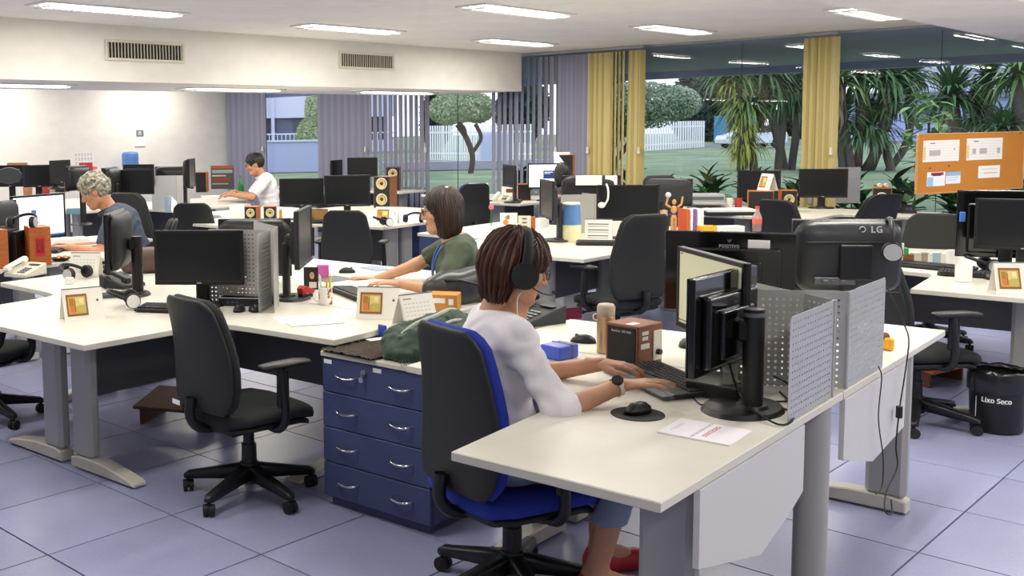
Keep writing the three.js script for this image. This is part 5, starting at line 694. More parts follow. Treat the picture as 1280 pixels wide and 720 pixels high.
function headField(o) {
  const m = o.male ? 1.04 : 1;
  return (p) => {
    const x = abs(p[0]), P = [x, p[1], p[2]];
    let d = ell(P, [0, 0.032, -0.012], [0.074 * m, 0.092, 0.094]); d = smin(d, ell(P, [0, -0.035, 0.022], [0.06 * m, 0.082, 0.066]), 0.05);
    d = smin(d, cap(P, [0, -0.098, 0.062], [0.022, -0.092, 0.055], 0.022, 0.02), 0.035); d = smin(d, cap(P, [0.055 * m, -0.065, 0.0], [0.03, -0.095, 0.045], 0.02, 0.018), 0.03);
    d = smin(d, ell(P, [0.042, -0.022, 0.062], [0.024, 0.02, 0.022]), 0.025);                     // cheek
    d = smax(d, -(hypot(x - 0.031, (p[1] - 0.012) * 1.3, p[2] - 0.099) - 0.0165), 0.018);             // eye socket
    d = smin(d, hypot(x - 0.031, p[1] - 0.011, p[2] - 0.071) - 0.0125, 0.004);                       // eyeball
    d = smin(d, cap(P, [0.012, 0.03, 0.088], [0.045, 0.028, 0.076], 0.007, 0.006), 0.014);             // brow
    d = smin(d, cap(P, [0, 0.018, 0.088], [0, -0.028, 0.107], 0.007, 0.0115), 0.012); d = smin(d, hypot(x - 0.011, p[1] + 0.03, p[2] - 0.097) - 0.008, 0.008);
    d = smin(d, cap(P, [0, -0.057, 0.089], [0.018, -0.059, 0.081], 0.0055, 0.003), 0.006); d = smin(d, cap(P, [0, -0.068, 0.087], [0.015, -0.067, 0.08], 0.0065, 0.004), 0.006);
    d = smin(d, smax(ell(P, [0.079 * m, -0.004, -0.008], [0.011, 0.032, 0.02]), -ell(P, [0.09 * m, -0.002, -0.004], [0.008, 0.018, 0.01]), 0.006), 0.008);
    d = smin(d, cap(P, [0, -0.06, -0.03], [0, -0.165, -0.045], 0.05 * m, 0.054 * m), 0.03); return d;
  };
}
function headColor(o) { const s = lin(o.skin), l = lin(o.lip ?? '#a85f55'), w = lin('#e6e0da'), k = lin('#241a14'), b = lin(o.browCol ?? '#3a2a20'); return (p) => { const x = abs(p[0]); const e = hypot(x - 0.031, (p[1] - 0.011) * 1.6, (p[2] - 0.083) * 0.6); if (p[2] > 0.07 && e < 0.011) return e < 0.0052 ? k : w; if (p[2] > 0.065 && hypot(x, (p[1] + 0.062) * 2.2) < 0.022 && p[2] > 0.078) return l; if (x > 0.01 && x < 0.048 && abs(p[1] - 0.035 - 0.004 * cos(x * 60)) < 0.0045 && p[2] > 0.06) return b; const n = 0.94 + 0.12 * vnoise(p[0] * 60, p[1] * 60, p[2] * 60); return s.map((c) => c * n); }; }
function handField(curl, side) {                                        // wrist at origin, fingers along +z, palm towards -y; side +1: thumb towards -x
  const B = []; B.push([[0, 0, -0.05], [0, 0, 0.005], 0.027, 0.024, 0.02]);
  for (let k = 0; k < 4; k++) { const x = (-0.03 + k * 0.0195) * side, l = [0.04, 0.045, 0.042, 0.033][k]; let y = 0.003 - abs(k - 1.4) * 0.002, z = 0.078 - (k === 3 ? 0.008 : k === 0 ? 0.003 : 0), a = curl * 0.4; B.push([[x * 0.55, 0, 0.02], [x, y, z], 0.014, 0.0105, 0.02]); let q = [x, y, z]; for (const [f, r0, r1] of [[1, 0.0095, 0.0085], [0.62, 0.0085, 0.0078], [0.5, 0.0078, 0.0066]]) { const e = [q[0] + 0.004 * side * (k - 1.5) * 0.4, q[1] - sin(a) * l * f, q[2] + cos(a) * l * f]; B.push([q, e, r0, r1, 0.004]); q = e; a += curl * 0.75; } }
  { const s = -side; const a = [s * 0.022, -0.006, 0.012], b = [s * 0.046, -0.014, 0.042], c = [s * 0.055, -0.02, 0.07], d = [s * 0.053, -0.026, 0.095]; B.push([a, b, 0.016, 0.0125, 0.016], [b, c, 0.0115, 0.0098, 0.004], [c, d, 0.0098, 0.0075, 0.004]); }
  return (p) => { const P = [p[0], p[1] * 1.25, p[2]]; let d = 1; for (const [a, b, ra, rb, k] of B) d = smin(d, cap(P, a, b, ra, rb), k); return d * 0.85; };
}
const A3 = (v) => [v.x, v.y, v.z], L3 = (a, b, t) => [a[0] + (b[0] - a[0]) * t, a[1] + (b[1] - a[1]) * t, a[2] + (b[2] - a[2]) * t];
function elbowOf(s, w, l1, l2, pole) { const S = new V3(...s), Wv = new V3(...w), d = Wv.clone().sub(S); let L = d.length(); if (L > (l1 + l2) * 0.995) { d.multiplyScalar((l1 + l2) * 0.995 / L); L = d.length(); } const a = (l1 * l1 - l2 * l2 + L * L) / (2 * L), h = sqrt(max(0, l1 * l1 - a * a)), u = d.clone().normalize(), p = new V3(...pole); p.sub(u.clone().multiplyScalar(p.dot(u))).normalize(); return A3(S.add(u.multiplyScalar(a)).add(p.multiplyScalar(h))); }
// o: position, az, seat, lean, hunch, head {yaw,pitch}, hands in world points, clothes
function person(o) {
  const g = thing('person', o.label, 'person', [o.x, 0, o.z], facing(o.az)); g.updateMatrixWorld(true);
  const toL = (v) => A3(g.worldToLocal(v.clone())), seat = o.seat ?? 0.47, k = o.scale ?? 1, cell = o.cell ?? 0.012, F = !o.male, skin = lin(o.skin);
  const c = cos(o.lean ?? 0), s = sin(o.lean ?? 0), T = (x, y, z) => [x * k, seat + 0.09 + (y * c - z * s) * k, (y * s + z * c) * k];           // torso points lean forward
  const hu = o.hunch ?? 0.02, pel = T(0, 0, 0), bel = T(0, 0.15, -hu * 0.6), che = T(0, 0.31, -hu), upp = T(0, 0.415, -hu * 0.6), nk0 = T(0, 0.43, -hu * 0.2), nk1 = T(0, 0.54, 0.035);
  const sw = (F ? 0.158 : 0.18) * k, SH = [-1, 1].map((q) => T(q * sw / k, 0.405, -hu * 0.5)), HP = [-1, 1].map((q) => [q * 0.088 * k, seat + 0.075, 0.0]);
  const KN = [-1, 1].map((q) => [q * 0.115 * k, seat + 0.06, 0.41 * k]), AN = [-1, 1].map((q, i) => o.ankles ? o.ankles[i] : [q * 0.12 * k, 0.085, 0.37 * k]), TO = AN.map((a) => [a[0] * 1.05, 0.04, a[2] + 0.14]);
  const WR = [toL(o.handR.wrist), toL(o.handL.wrist)], EL = [-1, 1].map((q, i) => elbowOf(SH[i], WR[i], 0.275 * k, 0.25 * k, o.pole?.[i] ?? [q * 0.55, -1, -0.35]));
  const tw = F ? 0.92 : 1.04;
  const torso = (p, e) => { let d = ell(p, pel, [(F ? 0.172 : 0.165) * k + e, 0.125 * k + e, 0.125 * k + e]); d = smin(d, ell(p, bel, [(o.belly ? 0.16 : 0.138 * tw) * k + e, 0.14 * k + e, (o.belly ? 0.145 : 0.108) * k + e]), 0.07); d = smin(d, ell(p, che, [0.158 * tw * k + e, 0.15 * k + e, 0.112 * k + e]), 0.07); d = smin(d, ell(p, upp, [0.14 * tw * k + e, 0.065 * k + e, 0.07 * k + e]), 0.05); if (F) for (const q of [-1, 1]) d = smin(d, ell(p, T(q * 0.068, 0.275, 0.075 - hu), [0.06 + e, 0.062 + e, 0.055 + e]), 0.04); for (const S of SH) d = smin(d, hypot(p[0] - S[0], p[1] - S[1], p[2] - S[2]) - 0.054 * k - e, 0.06); return d; };
  const arm = (p, i, e, f = 2) => { let d = cap(p, SH[i], f < 1 ? L3(SH[i], EL[i], f) : EL[i], (F ? 0.046 : 0.052) * k + e, (F ? 0.038 : 0.042) * k + e); if (f > 1) d = smin(d, cap(p, EL[i], f < 2 ? L3(EL[i], WR[i], f - 1) : WR[i], (F ? 0.038 : 0.043) * k + e, f < 2 ? 0.034 * k + e : 0.026 * k + e), 0.025); return d; };
  const leg = (p, i, e) => smin(cap(p, HP[i], KN[i], 0.088 * k + e, 0.062 * k + e), cap(p, KN[i], AN[i], 0.056 * k + e, 0.038 * k + e), 0.03);
  const lo = [-0.42, 0.0, -0.3], hi = [0.42, seat + 0.66 * k, 0.66];
  const body = (p) => { let d = torso(p, 0); d = smin(d, cap(p, nk0, nk1, 0.056, 0.05), 0.05); for (let i = 0; i < 2; i++) { d = smin(d, arm(p, i, 0), 0.03); d = smin(d, leg(p, i, 0), 0.04); d = smin(d, cap(p, AN[i], TO[i], 0.042, 0.034), 0.03); } return d; };
  const sc = (p) => { const n = 0.93 + 0.14 * vnoise(p[0] * 40, p[1] * 40, p[2] * 40); return skin.map((q) => q * n); };
  const parts = [nets(body, lo, hi, cell, sc)];
  // head and hands on finer grids
  const hm = new THREE.Matrix4().makeRotationFromEuler(new THREE.Euler(o.head?.pitch ?? 0.1, o.head?.yaw ?? 0, o.head?.roll ?? 0, 'YXZ')), hs = (o.headScale ?? 1) * 1.0, hp = new V3(...T(0, 0.615, 0.055 + (o.headZ ?? 0))); hm.scale(new V3(hs, hs, hs)); hm.setPosition(hp);
  const hg = nets(headField(o), [-0.11, -0.19, -0.13], [0.11, 0.15, 0.14], o.headCell ?? 0.0042, headColor(o)); parts.push(hg.applyMatrix4(hm));
  for (const [i, h] of [[0, o.handR], [1, o.handL]]) { const W0 = new V3(...WR[i]), tip = new V3(...toL(h.tip)), z = tip.sub(W0).normalize(), up = new V3(0, 1, 0.0001), x = up.clone().cross(z).normalize(), y = z.clone().cross(x), m = new THREE.Matrix4().makeBasis(x, y, z).setPosition(W0); m.scale(new V3(k, k, k)); parts.push(nets(handField(h.curl ?? 0.45, i === 0 ? -1 : 1), [-0.075, -0.1, -0.06], [0.075, 0.04, 0.21], 0.0042, sc).applyMatrix4(m)); }
  const bm = new THREE.MeshStandardMaterial({ vertexColors: true, roughness: 0.55 }); mesh('body', parts, bm, g);
  // clothes
  const fold = (p, a) => a * (sin(p[1] * 70 + 14 * vnoise(p[0] * 9, p[1] * 9, p[2] * 9)) * 0.5 + vnoise(p[0] * 22, p[1] * 26, p[2] * 22) - 0.5);
  const nkTop = T(0, 0.46 + (o.neckline ?? 0), 0)[1], up3 = [0, c, s], nb = new V3(...nk0);
  const shirt = (p) => { let d = torso(p, 0.013); for (let i = 0; i < 2; i++) { const f = o.sleeve ?? 0.7; let a = arm(p, i, f > 1 ? 0.012 : 0.02, f); const E = f < 1 ? L3(SH[i], EL[i], f) : L3(EL[i], WR[i], f - 1), D0 = f < 1 ? SH[i] : EL[i], D1 = f < 1 ? EL[i] : WR[i], dl = hypot(D1[0] - D0[0], D1[1] - D0[1], D1[2] - D0[2]); a = max(a, ((p[0] - E[0]) * (D1[0] - D0[0]) + (p[1] - E[1]) * (D1[1] - D0[1]) + (p[2] - E[2]) * (D1[2] - D0[2])) / dl); d = smin(d, a, 0.035); } d += fold(p, 0.0055); d = max(d, pel[1] - 0.09 - p[1]); const q = [p[0] - nk0[0], p[1] - nk0[1], p[2] - nk0[2]], al = q[1] * c + q[2] * s; if (o.collar) return d; d = smax(d, al - 0.05 + max(0, q[2]) * 0.55, 0.006); return max(d, -ell(p, T(0, 0.5, 0.03), [0.064, 0.07, 0.07])); };
  mesh('shirt', nets(shirt, lo, hi, cell), o.shirt, g);
  if (o.collar) mesh('collar', [loft([0, 1, 2].map((j) => [...Array(20)].map((_, i) => { const a = -i / 20 * PI * 2, r = [0.068, 0.066, 0.078][j], y = [0.0, 0.035, 0.012][j]; const b = T(r * cos(a) / k, 0.445 + y + 0.012 * -sin(a), 0.015 + r * sin(a)); return new V3(...b); })), false)], o.collarMat ?? o.shirt, g);
  const pants = (p) => { let d = ell(p, pel, [0.178 * k, 0.1, 0.135 * k]); for (let i = 0; i < 2; i++) d = smin(d, leg(p, i, 0.016), 0.05); d += fold(p, 0.006); return max(max(d, p[1] - pel[1] - 0.06), (o.cuff ?? 0.1) - p[1]); };
  mesh('trousers', nets(pants, lo, hi, cell * 1.15), o.trousers, g);
  for (let i = 0; i < 2; i++) mesh('shoe', nets((p) => max(smin(cap(p, [AN[i][0], 0.045, AN[i][2] - 0.02], TO[i], 0.046, 0.043), cap(p, AN[i], [AN[i][0], 0.04, AN[i][2]], 0.046, 0.05), 0.03), 0.004 - p[1]), [AN[i][0] - 0.09, 0, AN[i][2] - 0.1], [AN[i][0] + 0.09, 0.15, AN[i][2] + 0.24], 0.01), o.shoe ?? M.black, g);
  // hair
  const hair = nets(o.hairField, [-0.16, -0.24, -0.18], [0.16, 0.18, 0.16], o.hairCell ?? 0.0048, o.hairColor); mesh('hair', hair.applyMatrix4(hm), new THREE.MeshStandardMaterial({ vertexColors: true, roughness: 0.48 }), g);
  const hMesh = (name, geos, m) => mesh(name, geos.map((q) => boxUV(q.applyMatrix4(hm))), m, g);
  if (o.glasses) { const r = []; for (const q of [-1, 1]) r.push(torus(0.021, 0.0016, q * 0.031, 0.008, 0.106, PI * 2, 24, 6).scale(1, 0.86, 1), tube([[q * 0.052, 0.012, 0.104], [q * 0.074, 0.013, 0.06], [q * 0.083, 0.01, -0.005], [q * 0.082, -0.012, -0.025]], 0.0018, 16, 5)); r.push(bar([-0.01, 0.012, 0.108], [0.01, 0.012, 0.108], 0.0016)); const gl = hMesh('glasses', r, o.glasses); for (const q of [-1, 1]) mesh('lens', boxUV(disc(0.02, 0.001, q * 0.031, 0.008, 0.106, 22).applyMatrix4(hm)), new THREE.MeshPhysicalMaterial({ color: '#e8eeee', transmission: 0.95, roughness: 0.02, thickness: 0 }), gl); }
  return { g, T, hm, WR, EL, SH, nk0, hMesh };
}
// hair shapes in head space
const strands = (p, f, a) => { const th = Math.atan2(p[0], p[2] + 0.02); return a * (sin(th * f + 5 * vnoise(p[0] * 14, p[1] * 14, p[2] * 14)) * 0.5 + vnoise(th * f * 0.6, p[1] * 18, 3) - 0.5); };
const hairCol = (a, b, f) => { const A = lin(a), B = lin(b); return (p) => { const th = Math.atan2(p[0], p[2] + 0.02), t = max(0, min(1, 1.6 * vnoise(th * f, p[1] * 14 + 3, p[2] * 6) - 0.35)); return A.map((c, i) => c + (B[i] - c) * t); }; };
const skull = (p, e) => ell(p, [0, 0.034, -0.014], [0.076 + e, 0.096 + e, 0.097 + e]);
const hairLayered = (p) => { let d = skull(p, 0.026); d = smin(d, ell(p, [0, -0.02, -0.055], [0.094, 0.098, 0.075]), 0.05); d = smin(d, ell(p, [0, -0.085, -0.05], [0.072, 0.05, 0.052]), 0.03); d += strands(p, 30, 0.011); const x = abs(p[0]); d = smax(d, -ell(p, [0, -0.055, 0.09], [0.09, 0.108, 0.088]), 0.012); d = smax(d, -(hypot((p[1] + 0.11) * 0.8, p[2] - 0.06) - 0.075), 0.012); return d; };
const hairBob = (p) => { let d = skull(p, 0.018); const x = abs(p[0]); d = smin(d, ell([x, p[1], p[2]], [0.035, -0.04, -0.03], [0.066, 0.125, 0.085]), 0.03); d = max(d, -0.148 - p[1] + 0.01 * vnoise(p[0] * 40, p[2] * 40)); d += strands(p, 46, 0.004); d = smax(d, -ell(p, [0, -0.07, 0.085], [0.066, 0.125, 0.07]), 0.01); return d; };
const hairShort = (vol, curly) => (p) => { let d = skull(p, vol); d += curly ? 0.022 * (vnoise(p[0] * 48, p[1] * 48, p[2] * 48) - 0.5) + 0.01 * (vnoise(p[0] * 110, p[1] * 110, p[2] * 110) - 0.5) : strands(p, 40, 0.006); d = smax(d, -ell(p, [0, -0.06, 0.1], [0.09, 0.115, 0.085]), 0.01); d = smax(d, -(hypot((p[1] + 0.02) * 1.0, p[2] - 0.004) - 0.034), 0.008); d = smax(d, -0.085 - p[1] - max(0, p[2]) * 1.0, 0.015); return d; };
const wv = (px, py, dep) => dp(px, py, dep);
const cloth = (c, r = 0.85) => mt(c, r, { bump: tWeave, bumpScale: 0.0006 });
// woman in white at the near desk
{ const P = person({ label: 'woman in a white long sleeved top typing beside the wooden speaker box with a headset', x: 0.66, z: -3.58, az: 82, seat: 0.465, lean: 0.05, hunch: 0.05, skin: '#c08e70', lip: '#a8625a', head: { yaw: -0.12, pitch: 0.22 }, headScale: 0.98, headZ: -0.035, scale: 1.0, cell: 0.0105,
    handR: { wrist: wv(776, 482, 3.38), tip: wv(832, 476, 3.34), curl: 0.3 }, handL: { wrist: wv(752, 455, 3.68), tip: wv(796, 458, 3.62), curl: 0.62 }, pole: [[-0.75, -1, -0.2], [0.6, -1, -0.3]],
    shirt: cloth('#e4e1e6'), sleeve: 1.25, trousers: mt('#8492a8', 0.85, { bump: tWeave, bumpScale: 0.001 }), cuff: 0.28, shoe: M.red, hairField: hairLayered, hairColor: hairCol('#2a150b', '#5a3118', 20), glasses: M.dark, ankles: [[-0.1, 0.085, 0.3], [0.12, 0.085, 0.42]] });
  const e = new V3(...P.EL[0]), w = new V3(...P.WR[0]), d = w.clone().sub(e).normalize(), q = w.clone().add(d.clone().multiplyScalar(-0.015)), ring = fin(new THREE.CylinderGeometry(0.031, 0.0315, 0.02, 24, 1, true).applyQuaternion(new THREE.Quaternion().setFromUnitVectors(new V3(0, 1, 0), d)).translate(q.x, q.y, q.z));
  const wt = mesh('wrist_watch', ring, mt('#d8d2c6', 0.6, { side: THREE.DoubleSide }), P.g); { const u = new V3(0, 1, 0), f = fin(new THREE.CylinderGeometry(0.019, 0.019, 0.008, 24).applyQuaternion(new THREE.Quaternion().setFromUnitVectors(new V3(0, 1, 0), u.clone().sub(d.clone().multiplyScalar(u.dot(d))).add(new V3(-0.5, 0, 0)).normalize()))); const n = u.clone().sub(d.clone().multiplyScalar(u.dot(d))).add(new V3(-0.5, 0, 0)).normalize(); mesh('watch_face', f.translate(q.x + n.x * 0.032, q.y + n.y * 0.032, q.z + n.z * 0.032), M.gloss, wt); }
  // headset worn on the head
  const hd = thing('headset', 'large black headset worn by the woman in white', 'headset', P.g.position, P.g.rotation.y), H = (n, gs, m, p = hd) => mesh(n, gs.map((x) => boxUV(x.applyMatrix4(P.hm))), m, p);
  H('headband', [torus(0.117, 0.009, 0, 0, 0, PI, 30, 8).scale(1, 1.12, 1.9).translate(0, 0.018, 0.0)], M.matte); for (const s of [-1, 1]) { const cp = H('ear_cup', [disc(0.047, 0.03, 0, 0, 0).rotateY(PI / 2).translate(s * 0.113, -0.004, 0.004), torus(0.036, 0.015).rotateY(PI / 2).translate(s * 0.094, -0.004, 0.004)], M.matte); }
  H('microphone_arm', [tube([[-0.118, -0.03, 0.02], [-0.11, -0.05, 0.07], [-0.07, -0.055, 0.12], [-0.03, -0.05, 0.14]], 0.0025, 20, 5), sph(0.008, -0.028, -0.05, 0.14, 1, 1, 1, 8)], M.matte);
  one('earphone_wire', 'thin white earphone wire below the headset ear cup', 'cable', tube([[-0.1, -0.05, 0.02], [-0.105, -0.08, 0.0], [-0.1, -0.11, 0.005], [-0.085, -0.15, 0.02], [-0.08, -0.19, 0.05]], 0.002, 24, 5).applyMatrix4(P.hm), M.white, P.g.position, P.g.rotation.y); }
// woman in green
{ const P = person({ label: 'woman in a dark green shirt with a blue lanyard and dark bob hair', x: 0.87, z: -6.0, az: -88, seat: 0.48, lean: 0.1, hunch: 0.02, skin: '#d09c7a', lip: '#b5645c', head: { yaw: 0.05, pitch: 0.05 }, headScale: 1.04, cell: 0.012, headCell: 0.005, hairCell: 0.0055,
    handR: { wrist: wv(468, 350, 6.35), tip: wv(436, 344, 6.3), curl: 0.4 }, handL: { wrist: wv(497, 354, 5.75), tip: wv(462, 352, 5.72), curl: 0.4 },
    shirt: cloth('#4f5a49'), sleeve: 0.72, trousers: cloth('#2a3040'), hairField: hairBob, hairColor: hairCol('#1c100b', '#3a2216', 10), glasses: mt('#5a1f26', 0.3) });
  const hs = (a) => P.T(...a); const lan = [[-0.06, 0.445, 0.0], [-0.062, 0.42, 0.075], [-0.045, 0.33, 0.13], [-0.01, 0.2, 0.145], [0, 0.14, 0.135], [0.01, 0.2, 0.145], [0.045, 0.33, 0.13], [0.062, 0.42, 0.075], [0.06, 0.445, 0.0]];
  mesh('lanyard', tube(lan.map((q) => new V3(...P.T(...q))), 0.006, 60, 6), mt('#4a78c8', 0.6), P.g); mesh('badge', box(0.06, 0.085, 0.004, ...P.T(0, 0.1, 0.14), 0.002), M.white, P.g);
  mesh('hair_clip', boxUV(sph(0.014, 0.02, 0.135, -0.03, 1.6, 0.6, 1, 10).applyMatrix4(P.hm)), M.silver, P.g);
  mesh('shirt_print', boxUV(text('ST', 0.05, 0.012).translate(...P.T(0, 0.15, 0.118))), M.matte, P.g); }
// man in the polo shirt
person({ label: 'grey haired man in a blue grey polo shirt leaning over his keyboard', x: -1.47, z: -8.38, az: -95, seat: 0.46, lean: 0.3, hunch: 0.06, male: true, belly: true, skin: '#c58a68', head: { yaw: 0.0, pitch: 0.42 }, headScale: 1.1, cell: 0.0135, headCell: 0.0055, hairCell: 0.006, scale: 1.12,
  handR: { wrist: wv(92, 308, 8.5), tip: wv(70, 304, 8.5), curl: 0.45 }, handL: { wrist: wv(85, 309, 8.1), tip: wv(64, 308, 8.1), curl: 0.45 }, shirt: cloth('#3f4a58'), collar: true, sleeve: 0.78, trousers: cloth('#3a3a40'), hairField: hairShort(0.022, true), hairColor: (p) => { const t = max(0, min(1, 2.2 * vnoise(p[0] * 70, p[1] * 70, p[2] * 70) - 0.6)), A = lin('#5e5a4c'), B = lin('#aaa592'); return A.map((c, i) => c + (B[i] - c) * t); }, browCol: '#8a8478' });
// man in the white shirt
person({ label: 'dark haired man in a white shirt and glasses working at the far desk', x: dp(338, 240, 13.3).x, z: -13.3, az: -95, seat: 0.52, lean: 0.22, hunch: 0.03, male: true, skin: '#c08a68', head: { yaw: 0.05, pitch: 0.25 }, headScale: 1.08, cell: 0.016, headCell: 0.007, hairCell: 0.008, scale: 1.04,
  handR: { wrist: wv(290, 240, 13.4), tip: wv(275, 243, 13.4), curl: 0.4 }, handL: { wrist: wv(289, 243, 13.0), tip: wv(274, 246, 13.0), curl: 0.4 }, shirt: cloth('#e6e3e4'), collar: true, sleeve: 0.85, trousers: cloth('#30343c'), hairField: hairShort(0.017, false), hairColor: hairCol('#120d0a', '#241a14', 8), glasses: M.dark });
// person mostly hidden by the far monitors
person({ label: 'person with short black hair seen from behind at the white screen', x: dp(708, 230, 11.6).x, z: -11.6, az: -8, seat: 0.40, lean: 0.1, skin: '#b98465', head: { pitch: 0.1 }, cell: 0.018, headCell: 0.008, hairCell: 0.008,
  handR: { wrist: wv(700, 246, 11.2), tip: wv(700, 243, 11.0) }, handL: { wrist: wv(728, 246, 11.2), tip: wv(728, 243, 11.0) }, shirt: cloth('#3a3c46'), sleeve: 0.8, trousers: cloth('#2c2e36'), hairField: hairBob, hairColor: hairCol('#0d0b0a', '#1c1714', 8) });
// ---------- bags ----------
{ const base = at(540, 452, 0.7), c = new V3(0.50, 0.699, -4.42), f = (p) => { const q = [p[0], p[1], p[2]]; let d = ell(q, [0, 0.06, 0], [0.22, 0.085, 0.15]); d = smin(d, ell(q, [-0.14, 0.035, 0.03], [0.11, 0.05, 0.1]), 0.04); d = smin(d, ell(q, [0.1, 0.1, -0.03], [0.13, 0.06, 0.09]), 0.05); d += 0.034 * (vnoise(p[0] * 16, p[1] * 24, p[2] * 16) - 0.5) + 0.016 * (vnoise(p[0] * 36, p[1] * 48, p[2] * 36) - 0.5); return max(d, 0.002 - p[1]); };
  const o = thing('fabric_bag', 'crumpled dark green fabric bag with pale straps on the blue drawer unit', 'bag', c, R(30)); mesh('bag', nets(f, [-0.34, -0.01, -0.24], [0.34, 0.24, 0.24], 0.008), mt('#3c4f42', 0.8, { bump: tWeave, bumpScale: 0.001 }), o);
  mesh('strap', [tube([[-0.2, 0.07, 0.02], [-0.1, 0.135, 0.03], [0.02, 0.16, 0.02], [0.14, 0.17, -0.02], [0.22, 0.13, -0.06]], 0.011, 40, 6), tube([[-0.18, 0.05, 0.09], [-0.06, 0.11, 0.1], [0.06, 0.14, 0.07], [0.18, 0.13, 0.03]], 0.008, 40, 6)], mt('#a9b0a0', 0.8), o); mesh('fringe', [...Array(24)].map((_, i) => bar([-0.24 + i * 0.012, 0.02, 0.12 - i * 0.001], [-0.26 + i * 0.012, 0.004, 0.16 + 0.01 * hash(i, 2)], 0.002, 0.001, 4)), mt('#31413a', 0.9), o); }
{ const c = dp(572, 372, 5.4), f = (p) => { let d = ell(p, [0, 0.0, 0], [0.19, 0.1, 0.09]); d = smin(d, cap(p, [-0.14, 0.0, 0], [0.13, 0.08, 0], 0.05, 0.05), 0.05); d += 0.03 * (vnoise(p[0] * 12, p[1] * 12, p[2] * 12) - 0.5); return max(d, -0.074 - p[1]); }; c.y = DH + 0.075;
  const o = thing('leather_bag', 'dark grey leather bag slumped beside the woman in green', 'bag', c, R(20)); mesh('bag', nets(f, [-0.3, -0.16, -0.16], [0.3, 0.24, 0.16], 0.009), mt('#3a3c3e', 0.35, { bump: tFine, bumpScale: 0.0008 }), o); mesh('handle', tube([[-0.1, 0.06, 0.05], [-0.04, 0.06, 0.11], [0.06, 0.04, 0.12], [0.14, 0.08, 0.06]], 0.009, 30, 7), M.black, o); mesh('buckle', disc(0.018, 0.012, 0.16, 0.02, 0.07, 16), M.black, o); }
// ---------- vertical blinds inside the glass front ----------
const SB = S0 - 0.1, tAt = (px, py = 160) => { const d = ray(px, py), k = SB / (d.x * BD.x + d.z * BD.z); return (d.x * FD.x + d.z * FD.z) * k; };
const greyBl = [mt('#8b8ca0', 0.85, { bump: tWeave, bumpScale: 0.0004 }), mt('#808196', 0.85, { bump: tWeave, bumpScale: 0.0004 })], yelBl = [mt('#c4b67c', 0.8, { bump: tWeave, bumpScale: 0.0004 }), mt('#afa064', 0.8, { bump: tWeave, bumpScale: 0.0004 })];
const slatG = (() => { const lp = []; const W = 0.09; const p = []; for (let i = 0; i <= 6; i++) { const x = -W / 2 + W * i / 6; p.push([x, 0.006 * (1 - (2 * x / W) ** 2)]); } const o = [...p, ...p.slice().reverse().map(([x, y]) => [x, y - 0.0012])]; return boxUV(ext(o, HC - 0.12).rotateX(-PI / 2).translate(0, 0.06, 0)); })();
function blind(slats, mats, label, t0, t1, group) {                      // slats: [t, angle from the facade in degrees, tilt]
  const o = thing('vertical_blind', label, 'blind', ST(SB, (t0 + t1) / 2, 0), RT, group), tm = (t0 + t1) / 2;
  mesh('head_rail', box(abs(t1 - t0) + 0.06, 0.035, 0.045, 0, HC - 0.02, 0, 0.004), M.lgrey, o);
  slats.forEach(([t, a, tilt = 0], i) => { const m = mesh('slat', slatG, mats[i % 2], o); m.position.set(t - tm, 0, rr(-0.004, 0.004)); m.rotation.set(0, R(a), R(tilt)); });
  mesh('pull_cord', [bar([t1 - tm, 1.35, -0.05], [t1 - tm, HC - 0.04, -0.05], 0.002, 0.002, 5), cyl(0.02, 0.014, 0.08, t1 - tm, 1.33, -0.05, 10)], M.cream, o); return o;
}
const run = (px0, px1, step, a, ja = 6) => { const t0 = tAt(px0), t1 = tAt(px1), n = round(abs(t1 - t0) / step), l = []; for (let i = 0; i <= n; i++) l.push([t0 + (t1 - t0) * i / n, a + rr(-ja, ja), rr(-0.1, 0.1)]); return [l, t0, t1]; };
const addBlind = (px0, px1, step, a, mats, lab, ja) => { const [l, t0, t1] = run(px0, px1, step, a, ja); blind(l, mats, lab, t0, t1); };
addBlind(286, 330, 0.075, 12, greyBl, 'closed grey vertical blind next to the white wall', 4);
addBlind(400, 459, 0.075, 12, greyBl, 'closed grey vertical blind between the white building view and the half open blind', 4);
addBlind(463, 534, 0.098, -14, greyBl, 'half open grey vertical blind next to the small round tree', 9);
addBlind(617, 697, 0.092, -24, greyBl, 'open grey vertical blind at the end of the bulkhead', 10);
addBlind(702, 737, 0.03, 20, greyBl, 'bunched grey vertical blind beside the yellow one', 14);
{ const l = []; for (const p of [739, 742, 746, 749, 752, 756, 759]) l.push([tAt(p), 25 + rr(-12, 12), 0]); for (const p of [764, 768, 773, 778]) l.push([tAt(p), -40, 0]); for (const [p, ti] of [[786, -0.35], [789, -0.2], [793, -0.1], [797, 0], [801, 0]]) l.push([tAt(p), 22 + rr(-8, 8), -ti * 2]); blind(l, yelBl, 'yellow vertical blind gathered in two bunches before the dark tree', tAt(739), tAt(801)); }
addBlind(1008, 1042, 0.036, 30, yelBl, 'gathered yellow vertical blind behind the window side monitor', 12);
// ---------- outside ----------
const SO = (s, t, h = 0) => ST(s, t, h);
const lawnM = mt('#a9b4a4', 1, { map: tLawn }), soffM = mt('#96a2c4', 0.8);
struct('ground_lawn', stBox(S0 + 0.15, S0 + 140, -80, 120, -0.3, -0.02), lawnM);
struct('ceiling_eave', [stBox(S0 + 0.06, S0 + 6.65, -9, T1 + 14, HC - 0.02, HC + 0.35), stBox(S0 + 6.3, S0 + 6.65, -9, T1 + 14, HC - 0.14, HC)], soffM);
struct('path_paving', [stBox(S0 + 0.15, S0 + 0.6, -9, T1 + 10, -0.03, 0.0)], mt('#9a9ca6', 0.9));
const gnd = (px, py) => at(px, py, 0);
